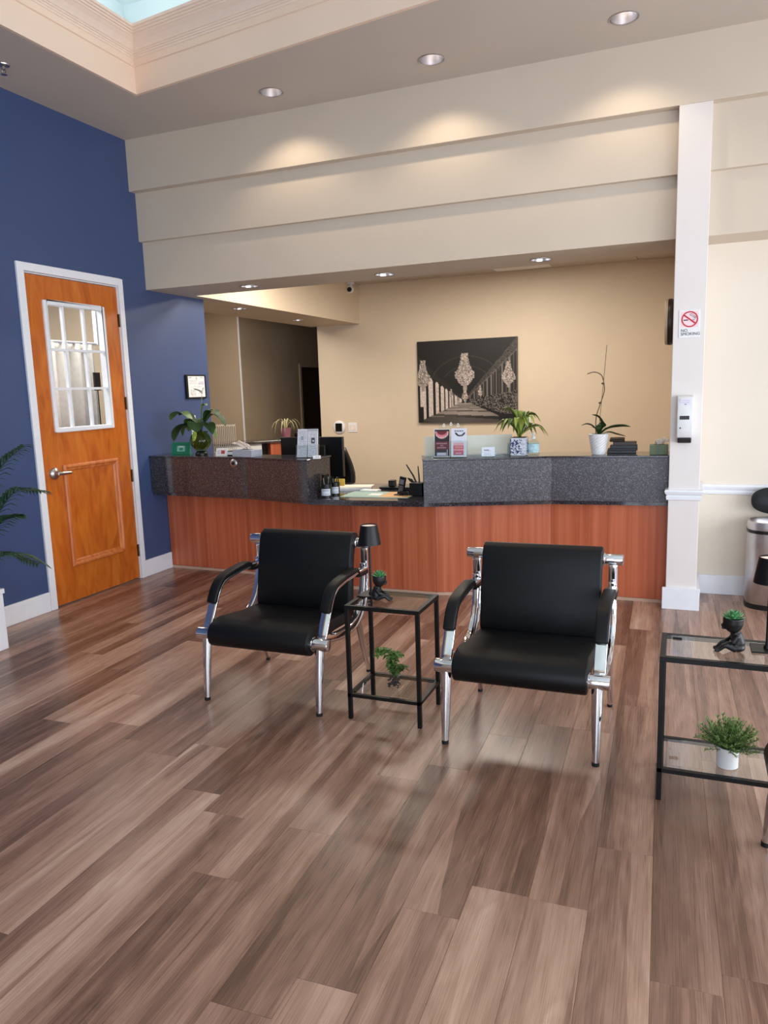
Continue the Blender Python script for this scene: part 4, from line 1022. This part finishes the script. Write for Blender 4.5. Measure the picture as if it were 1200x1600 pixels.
# ------------------------------------------------------------------ things on the right ledge
ZR = 1.049
ap = thing('acrylic_screen', 'low frosted acrylic screen standing along the right ledge', 'screen', (-1.51, 5.46, ZR), R(19))
MB().box(-.325, .325, 0, .005, 0, .15).build('sheet', frost, ap)
for x in (-.25, .25): MB().box(x-.02, x+.02, -.03, .035, 0, .006).build('foot', acryl, ap)
br = thing('brochure_holder', 'clear acrylic brochure holder on the right ledge, with three drop cutouts', 'brochure holder', (-1.60, 5.305, ZR), R(8))
tl = R(-8)
b = MB().box(-.125, .125, -.03, .05, 0, .004).box(-.125, .125, -.002, .001, 0, .12, Matrix.Translation((0, -.028, .003)) @ Matrix.Rotation(tl, 4, 'X'))
for x in (-.125, -.001, .123): b.extrude([(-.028, .003), (.01, .003), (.025, .12), (-.012, .12)], x, x+.002)
b.build('pockets', acryl, br)
pts = [(-.095, 0), (.095, 0)]+[(.08+.015*math.cos(R(a)), .25+.015*math.sin(R(a))) for a in range(0, 91, 30)]+[(-.08+.015*math.cos(R(a)), .25+.015*math.sin(R(a))) for a in range(90, 181, 30)]
MB().extrude([(x, z) for x, z in pts], 0, .003, 'y').build('back_plate', acryl, br, loc=(0, .012, .004), rot=(tl, 0, 0))
Mr = Matrix.Rotation(tl, 4, 'X')
for i, x in enumerate((-.052, 0, .052)):
    z = .232+(.008 if i == 1 else 0)
    d_ = MB().tube(smoothpath([(x, 0, z+.013), (x-.006, 0, z), (x-.007, 0, z-.006), (x, 0, z-.011), (x+.007, 0, z-.006), (x+.006, 0, z), (x, 0, z+.013)], 4), .0022, 6)
    d_.build('drop_cutout', paper, br, loc=(0, .009, .004), rot=(tl, 0, 0))
yy, xx = np.mgrid[0:60, 0:36]
a1 = np.ones((60, 36, 3))*[.12, .07, .09]
a1[27:44] = [.40, .14, .20]; a1[44:] = [.16, .15, .18]
e = ((xx-17.5)/15.0)**2+((yy-6)/14.5)**2; a1[(e < 1) & (yy > 5)] = [.90, .74, .74]; e2 = ((xx-17.5)/11)**2+((yy-5)/7.5)**2; a1[(e2 < 1) & (yy > 4)] = [.42, .13, .16]
e3 = ((xx-17.5)/13)**2+((yy-6)/11)**2; a1[(e3 < 1) & (e2 >= 1) & (yy > 6)] = [.84, .46, .50]
tm = (e < 1) & (e3 >= .8) & (xx % 4 == 0) & (yy > 6); a1[tm] = [.6, .4, .42]
for r_, c0, c1 in ((30, 6, 30), (31, 6, 30), (34, 15, 21), (36, 15, 21), (39, 8, 28), (40, 8, 28)):
    a1[r_, c0:c1] = np.where((np.arange(c1-c0) % 4 != 3)[:, None], [.78, .62, .66], a1[r_, c0:c1])
a1[50:57, 7:28] = [.68, .68, .74]; a1[52:54, 9:27] = [.85, .85, .9]; a1[44:58, 29:31] = [.7, .7, .74]
a1[:2] = .86; a1[-2:] = .86; a1[:, :2] = .86; a1[:, -1:] = .86
a2 = np.ones((60, 32, 3))*[.86, .87, .92]
for r_ in (5, 6): a2[r_, 7:25][np.arange(18) % 5 != 4] = [.15, .15, .2]
cr_ = ((xx[:, :32]-18)**2+(yy[:, :32]-6)**2); a2[(cr_ > 60) & (cr_ < 120) & (yy[:, :32] > 8) & (xx[:, :32] > 6)] = [.1, .12, .16]
a2[34:56, 5:26] = [.80, .38, .44]; a2[30:36, 5:26] = [.9, .68, .72]; a2[37:42, 8:24] = [.86, .55, .56]; a2[44:46, 6:26] = [.93, .7, .76]; a2[50:56, 6:25] = [.70, .42, .5]; a2[51:53, 10:21] = [.9, .66, .76]
a2[26:28, 6:24][:, ::2] = [.7, .72, .8]
def brochure(label, x, w_, arr, h_):
    t = thing('brochure', label, 'brochure', Matrix.Translation((-1.60, 5.305, ZR)) @ Matrix.Rotation(R(8), 4, 'Z') @ Vector((x, -.018, .006)), R(8), 'brochures in the acrylic holder')
    MB().box(-w_/2, w_/2, .0005, .014, 0, h_).build('pages', paper, t, rot=(tl, 0, 0)); printed('cover', w_, h_, arr, t, (0, 0, 0), (tl, 0, 0))
brochure('dark red brochure with a smiling mouth on its cover', -.0625, .117, a1, .205)
brochure('white and pink brochure with a dark curved emblem', .062, .112, a2, .207)
bh2 = thing('business_card_holder', 'small clear holder of white business cards on the right ledge', 'card holder', (-1.335, 5.37, ZR), R(15))
MB().box(-.055, .055, -.03, .03, 0, .005).box(-.055, .055, -.03, -.027, .005, .03).box(-.055, -.052, -.03, .03, .005, .045).box(.052, .055, -.03, .03, .005, .045).build('holder', acryl, bh2)
arr = np.ones((20, 32, 3))*[.84, .86, .91]
arr[6, 6:18] = .25; arr[7, 6:18:2] = .3; arr[8, 7:22:2] = .5; lines(arr, 12, 17, 6, 22, [.68, .7, .75], 2)
MB().box(-.047, .047, .0005, .014, 0, .068).build('cards', paper, bh2, loc=(0, -.022, .006), rot=(R(-14), 0, 0)); printed('card_print', .094, .068, arr, bh2, (0, -.022, .006), (R(-14), 0, 0))
kx = MB().box(-.03, .03, -.02, .02, 0, .085).build('small_black_box', blackplastic, None, loc=(-1.215, 5.60, ZR), rot=(0, 0, R(15)), bevel=.004); tag(kx, 'small black box behind the patterned pot on the right ledge', 'box')

bp_ = thing('bromeliad', 'yellow-green bromeliad in a blue and white patterned pot on the right ledge', 'potted plant', (-1.135, 5.50, ZR))
MB().box(-.056, .056, -.056, .056, 0, .132).build('pot', ceramic, bp_, bevel=.01)
rs = np.random.RandomState(8); a = np.ones((34, 34, 3))*[.84, .86, .90]
yy, xx = np.mgrid[0:34, 0:34]; nz = rs.rand(17, 17).repeat(2, 0).repeat(2, 1); a[(nz > .52)] = [.20, .23, .42]
for k in range(9):
    cx_, cy_ = rs.randint(2, 32, 2); a[((xx-cx_)**2+(yy-cy_)**2) < 5] = [.82, .84, .88]
a[:2] = [.86, .87, .9]; a[-2:] = [.86, .87, .9]; a[:, 24:] = a[:, 24:]*.4+np.array([.84, .86, .9])*.6
printed('pot_pattern', .104, .124, a, bp_, (0, -.0568, .004)); printed('pot_pattern', .104, .124, a[:, ::-1], bp_, (-.0568, 0, .004), (0, 0, R(-90))); printed('pot_pattern', .104, .124, a[:, ::-1], bp_, (.0568, 0, .004), (0, 0, R(90)))
MB().box(-.05, .05, -.05, .05, .12, .1335).build('soil', soil, bp_)
random.seed(31)
for k in range(30):
    a_ = 2*PI*k/30*1.62+random.uniform(-.15, .15); ring = k/30; L_ = .22-.10*ring; up = .06+.14*ring
    d = Vector((math.cos(a_), math.sin(a_)*.8, 0))
    MB().leaf(smoothpath([(0, 0, .13), d*L_*.25+Vector((0, 0, .13+up*.75)), d*L_*.65+Vector((0, 0, .15+up)), d*L_+Vector((0, 0, .12+up*(.2+1.0*ring)))], 4), .021, lambda q: (.7+.6*q) if q < .5 else 1-((q-.5)/.5)**2, .35).build('leaf', (leafyel, leafmid, leafyel)[k % 3], bp_, smooth=True)
MB().leaf(smoothpath([(0, 0, .13), (.01, .0, .22), (.012, 0, .28), (-.006, 0, .335)], 4), .02, lambda q: 1-q*q*.95, .5).build('leaf', leafyel, bp_, smooth=True)
sb_ = thing('sanitizer_bottle', 'clear pump bottle with a pale blue label beside the bromeliad', 'bottle', (-1.036, 5.525, ZR))
MB().lathe([(0, 0), (.038, 0), (.042, .006), (.042, .085), (.036, .1), (.016, .112), (.014, .12), (0, .12)], 28, sy=.7).build('bottle', sanit, sb_, smooth=True)
MB().lathe([(0.0425, .02), (.0428, .022), (.0428, .08), (.0425, .082)], 28, sy=.71, cap=False).build('bottle_label', sanlabel, sb_, smooth=True)
MB().lathe([(.015, .118), (.015, .135), (.005, .137), (.005, .15), (.011, .152), (.011, .16), (0, .16)], 16).tube([(0, 0, .155), (-.03, -.008, .153)], .004, 8).build('pump', ceramic, sb_, smooth=True)

orc = thing('orchid_plant', 'flowerless orchid with a tall bare stem in a white textured pot on the right ledge', 'potted plant', (-.583, 5.585, ZR))
pot = MB(); n = 28; prof = [(.044, 0), (.047, .004)]+[(.047+.022*k/14, .004+.142*k/14) for k in range(1, 15)]+[(.066, .148), (.058, .13), (0, .13)]
v = []
for i, (r_, z) in enumerate(prof):
    for k in range(n):
        q = 1+(.035 if (i+k) % 2 and 2 < i < 15 else 0); v.append((r_*q*math.cos(2*PI*k/n), r_*q*math.sin(2*PI*k/n), z))
pot.add(v, [(i*n+k, i*n+(k+1) % n, (i+1)*n+(k+1) % n, (i+1)*n+k) for i in range(len(prof)-1) for k in range(n)]+[tuple(range(n-1, -1, -1))])
pot.build('pot', ceramic, orc); MB().lathe([(.06, .128), (.03, .136), (0, .137)], 16).build('bark', soil, orc)
OL = [([(0, 0, .13), (.015, -.01, .2), (.0, -.015, .26), (-.05, -.02, .285)], .046), ([(0, 0, .13), (-.03, -.01, .19), (-.08, -.01, .215), (-.125, -.01, .205)], .028),
      ([(0, 0, .13), (.06, -.01, .18), (.14, -.01, .195), (.22, -.01, .195)], .058), ([(0, 0, .13), (.06, .01, .155), (.12, .01, .14), (.19, .01, .125)], .03), ([(0, 0, .13), (-.01, -.02, .17), (-.03, -.03, .19), (-.05, -.04, .2)], .02)]
for p_, w_ in OL: MB().leaf(smoothpath(p_, 5), w_, lambda k: (.35+1.3*k) if k < .5 else 1-((k-.5)/.5)**3, .3).build('leaf', leafdark, orc, smooth=True)
MB().tube(smoothpath([(-.02, 0, .12), (-.02, 0, .26), (.005, 0, .35), (.03, 0, .43), (.034, 0, .47), (.024, 0, .53), (.01, 0, .56), (-.02, 0, .578), (-.05, 0, .58), (-.085, 0, .57)], 5), .0032, 8).ball((.022, 0, .50), .007, 8, (1.4, 1, 1)).ball((.004, 0, .365), .007, 8, (1.4, 1, 1)).build('flower_stem', stemm, orc, smooth=True)
MB().tube([(-.006, 0, .12), (.028, 0, .52), (.046, 0, .765)], .0018, 6).build('support_stake', stemm, orc)
pr = thing('document_stack', 'pile of dark folders behind the orchid on the right ledge', 'folders', (-.435, 5.72, ZR), R(3))
for k, (w_, d_, z0, z1, m_) in enumerate(((.20, .1, 0, .02, blackplastic), (.21, .1, .02, .034, ink), (.20, .1, .034, .058, blackplastic), (.18, .1, .058, .082, brownclock))):
    MB().box(-w_/2+.01*k, w_/2+.004*k, -d_/2, d_/2, z0, z1).build('folder', m_, pr, bevel=.002)
MB().extrude([(-.05, .082), (.05, .082), (.04, .112), (-.03, .102)], -.085, .02).build('hole_punch', blackplastic, pr, bevel=.006)
tissue_box('tissue_box', 'sage green tissue box at the pillar end of the right ledge', (-.178, 5.61, ZR), R(2), .122, .122, .068, greenbox, (.03, -.01, .055))

# ------------------------------------------------------------------ picture and fittings on the office back wall
pw, ph_ = 1.36, 1.085
def hall_print(W=150, H=120):
    yy, xx = np.mgrid[0:H, 0:W]; u = xx/(W-1); v = yy/(H-1); rs_ = np.random.RandomState(12); g = np.ones((H, W))*.07
    vx, vy = .475, .74
    sp_ = rs_.rand(H, W)
    # floor with light bands
    fl = (v > vy+.02) & (np.abs(u-vx) < (v-vy)*1.75+.02)
    g[fl] = .62-.35*np.abs(u-vx)[fl]; dd = 1/(v-vy+.03)
    g[fl & (np.sin(dd*3.2+u*5) < -.55)] *= .5
    g[fl & (v > .93)] *= .55
    # left arcade: bright arched openings narrowing to the vanishing point
    left = (u < vx-.01)
    t = (vx-u)/vx                                  # 1 at the edge
    top = vy-t*.46; bot = vy+t*.25
    cell = np.log(np.maximum(t, .02))*4.6; fr = cell-np.floor(cell)
    arch = top+np.abs(fr-.45)**2*.5*t
    op = left & (fr > .12) & (fr < .78) & (v > arch+.05*t) & (v < bot)
    g[op] = .70+.2*sp_[op]
    g[left & (v > top-.03) & (v < top+.03*t)] = .16
    # right arcade: darker piers with thin bright pilasters
    rt = (u > vx+.02); t2 = (u-vx)/(1-vx); top2 = vy-t2*.60; bot2 = vy+t2*.22
    cell2 = np.log(np.maximum(t2, .02))*6; fr2 = cell2-np.floor(cell2)
    band = rt & (v > top2) & (v < bot2)
    g[band] = .13; g[band & (fr2 < .22)] = .48; g[band & (fr2 > .55) & (fr2 < .66)] = .34
    low = band & (v > vy-t2*.12); g[low] = .08+.42*(sp_[low] > .66)
    ed = rt & (np.abs(v-top2) < .012); g[ed] = .42
    e2 = rt & (v < top2) & (v > top2-.12*t2-.02); g[e2] = .12+.24*sp_[e2]
    e3 = left & (v < top-.0) & (v > top-.1*t-.01); g[e3] = .09+.08*sp_[e3]
    # vault lines
    for r_ in (.3, .42): 
        ring = np.abs(np.hypot((u-.5)*1.1, (v-.62))-r_) < .006; g[ring & (v < .45)] = .2
    def chand(cx, cy, sx, sy):
        e_ = ((u-cx)/sx)**2+((v-cy)/sy)**2
        body = (np.abs(u-cx) < sx*(.35+.65*np.clip((v-cy+sy)/(1.3*sy), 0, 1)**2)) & (v > cy-sy) & (v < cy+sy*.55) | ((e_ < 1) & (v > cy+.1*sy))
        g[body] = .30+.6*sp_[body]
        tail = (np.abs(u-cx) < sx*.2) & (v > cy+sy*.8) & (v < cy+sy*1.25); g[tail] = .6
    chand(.485, .36, .098, .20); chand(.485, .66, .032, .085); chand(.055, .40, .075, .17); chand(.915, .42, .065, .14); chand(.64, .62, .024, .06); chand(.345, .64, .02, .05)
    g[(v > .90) & (u > .82)] = .05+.05*sp_[(v > .90) & (u > .82)]; g[(v > .8) & (u < .06)] = .08
    g = np.clip(g, 0, 1)
    return np.stack([g, g*.93, g*.89], -1)
pic = thing('wall_picture', 'large black and white canvas of a grand hall with chandeliers on the back wall', 'picture', (-2.74, 9.9, 1.637))
MB().box(-pw/2, pw/2, -.04, 0, -ph_/2, ph_/2).build('canvas', blackplastic, pic)
printed('canvas_print', pw, ph_, hall_print(), pic, (0, -.0405, -ph_/2))
th = thing('thermostat', 'round white thermostat with a black face on the back wall', 'thermostat', (-4.64, 9.9, 1.045))
MB().lathe([(0, 0), (.094, 0), (.094, .012), (.085, .02), (.0, .02)], 32, (0, 0, 0), Matrix.Rotation(PI/2, 4, 'X')).build('ring', white, th, smooth=True)
MB().box(-.052, .052, -.032, -.018, -.058, .058).build('face', screen, th, bevel=.014, seg=3)
sw = thing('light_switch', 'beige double switch plate beside the thermostat', 'switch', (-4.43, 9.9, 1.04))
MB().box(-.068, .068, -.008, 0, -.068, .068).build('plate', white, sw, bevel=.003)
for x in (-.028, .028): MB().box(x-.02, x+.02, -.012, -.008, -.04, .04).build('rocker', tissuem, sw, bevel=.002)
so = thing('wall_socket', 'pale socket plate on the back wall beside the bromeliad leaves', 'socket', (-1.93, 9.9, 1.10))
MB().box(-.036, .036, -.007, 0, -.058, .058).build('plate', white, so, bevel=.003)
for z in (-.02, .02): MB().box(-.014, .014, -.010, -.007, z-.013, z+.013).build('outlet', ceramic, so, bevel=.002)
cam = thing('security_camera', 'small white security camera at the top corner of the beam', 'camera', (-4.25, 9.6, 2.99))
MB().lathe([(0, 0), (.05, 0), (.05, -.02), (.02, -.03), (.02, -.06), (0, -.06)], 20).build('mount', white, cam, smooth=True)
hd = MB().ball((0, -.02, -.09), .052, 20).build('head', white, cam, smooth=True)
MB().lathe([(0, 0), (.032, 0), (.03, .012), (0, .014)], 20, (0, 0, 0), Matrix.Rotation(R(100), 4, 'X') @ Matrix.Identity(4)).build('lens', screen, cam, loc=(.012, -.066, -.098), smooth=True)

# ------------------------------------------------------------------ palm at the left edge
pl = thing('palm_plant', 'green palm in a square white planter against the blue wall at far left', 'potted plant', (-4.13, 3.235, 0))
MB().prism([(-.14, -.16), (.155, -.16), (.155, .16), (-.14, .16)], 0, .36).build('planter', white, pl, bevel=.006)
MB().prism([(-.155, -.17), (.16, -.17), (.16, .17), (-.155, .17)], .36, .392).build('planter_rim', white, pl, bevel=.004)
MB().box(-.13, .145, -.15, .15, .392, .396).build('soil', soil, pl)
def frond(path, n=30, L0=.20, droop=.5, wd=.011):
    b = MB(); pts = smoothpath(path, 8); b.tube(pts, [.006*(1-.8*i/len(pts)) for i in range(len(pts))], 6)
    m = len(pts)
    for k in range(n):
        q = .22+.78*k/(n-1); i = min(m-2, int(q*(m-1))); p = pts[i]; t = (pts[i+1]-pts[max(0, i-1)]).normalized()
        side = t.cross(Vector((0, 0, 1))).normalized(); ln = L0*(1-.75*abs(q-.45)**1.5*1.9)
        if ln < .03: ln = .03
        for s in (-1, 1):
            d = (t*.75+side*s*.8+Vector((0, 0, .18))).normalized()
            b.leaf([p, p+d*ln*.35, p+d*ln*.7+Vector((0, 0, -droop*ln*.25)), p+d*ln+Vector((0, 0, -droop*ln*.8))], wd, lambda k_: math.sin(PI*min(1, .12+k_*.88))**.7, .25)
    return b.build('frond', palmm, pl)
for p in ([(0, 0, .4), (.05, .12, .85), (.09, .30, 1.14), (.12, .48, 1.27)], [(0, 0, .4), (.06, .18, .75), (.11, .36, .97), (.14, .57, .955)],
          [(.01, 0, .4), (.08, .08, .64), (.11, .22, .79), (.14, .335, .83)], [(.03, .02, .4), (.09, .12, .56), (.125, .3, .58), (.13, .50, .47)],
          [(-.02, 0, .4), (0, -.05, .9), (.02, -.1, 1.3), (.06, -.2, 1.5)], [(-.02, 0, .4), (.1, -.1, .8), (.2, -.25, 1.05), (.3, -.4, 1.05)], [(0, -.02, .4), (-.02, -.2, .8), (-.02, -.4, 1.0), (-.02, -.6, .95)]): frond(p)
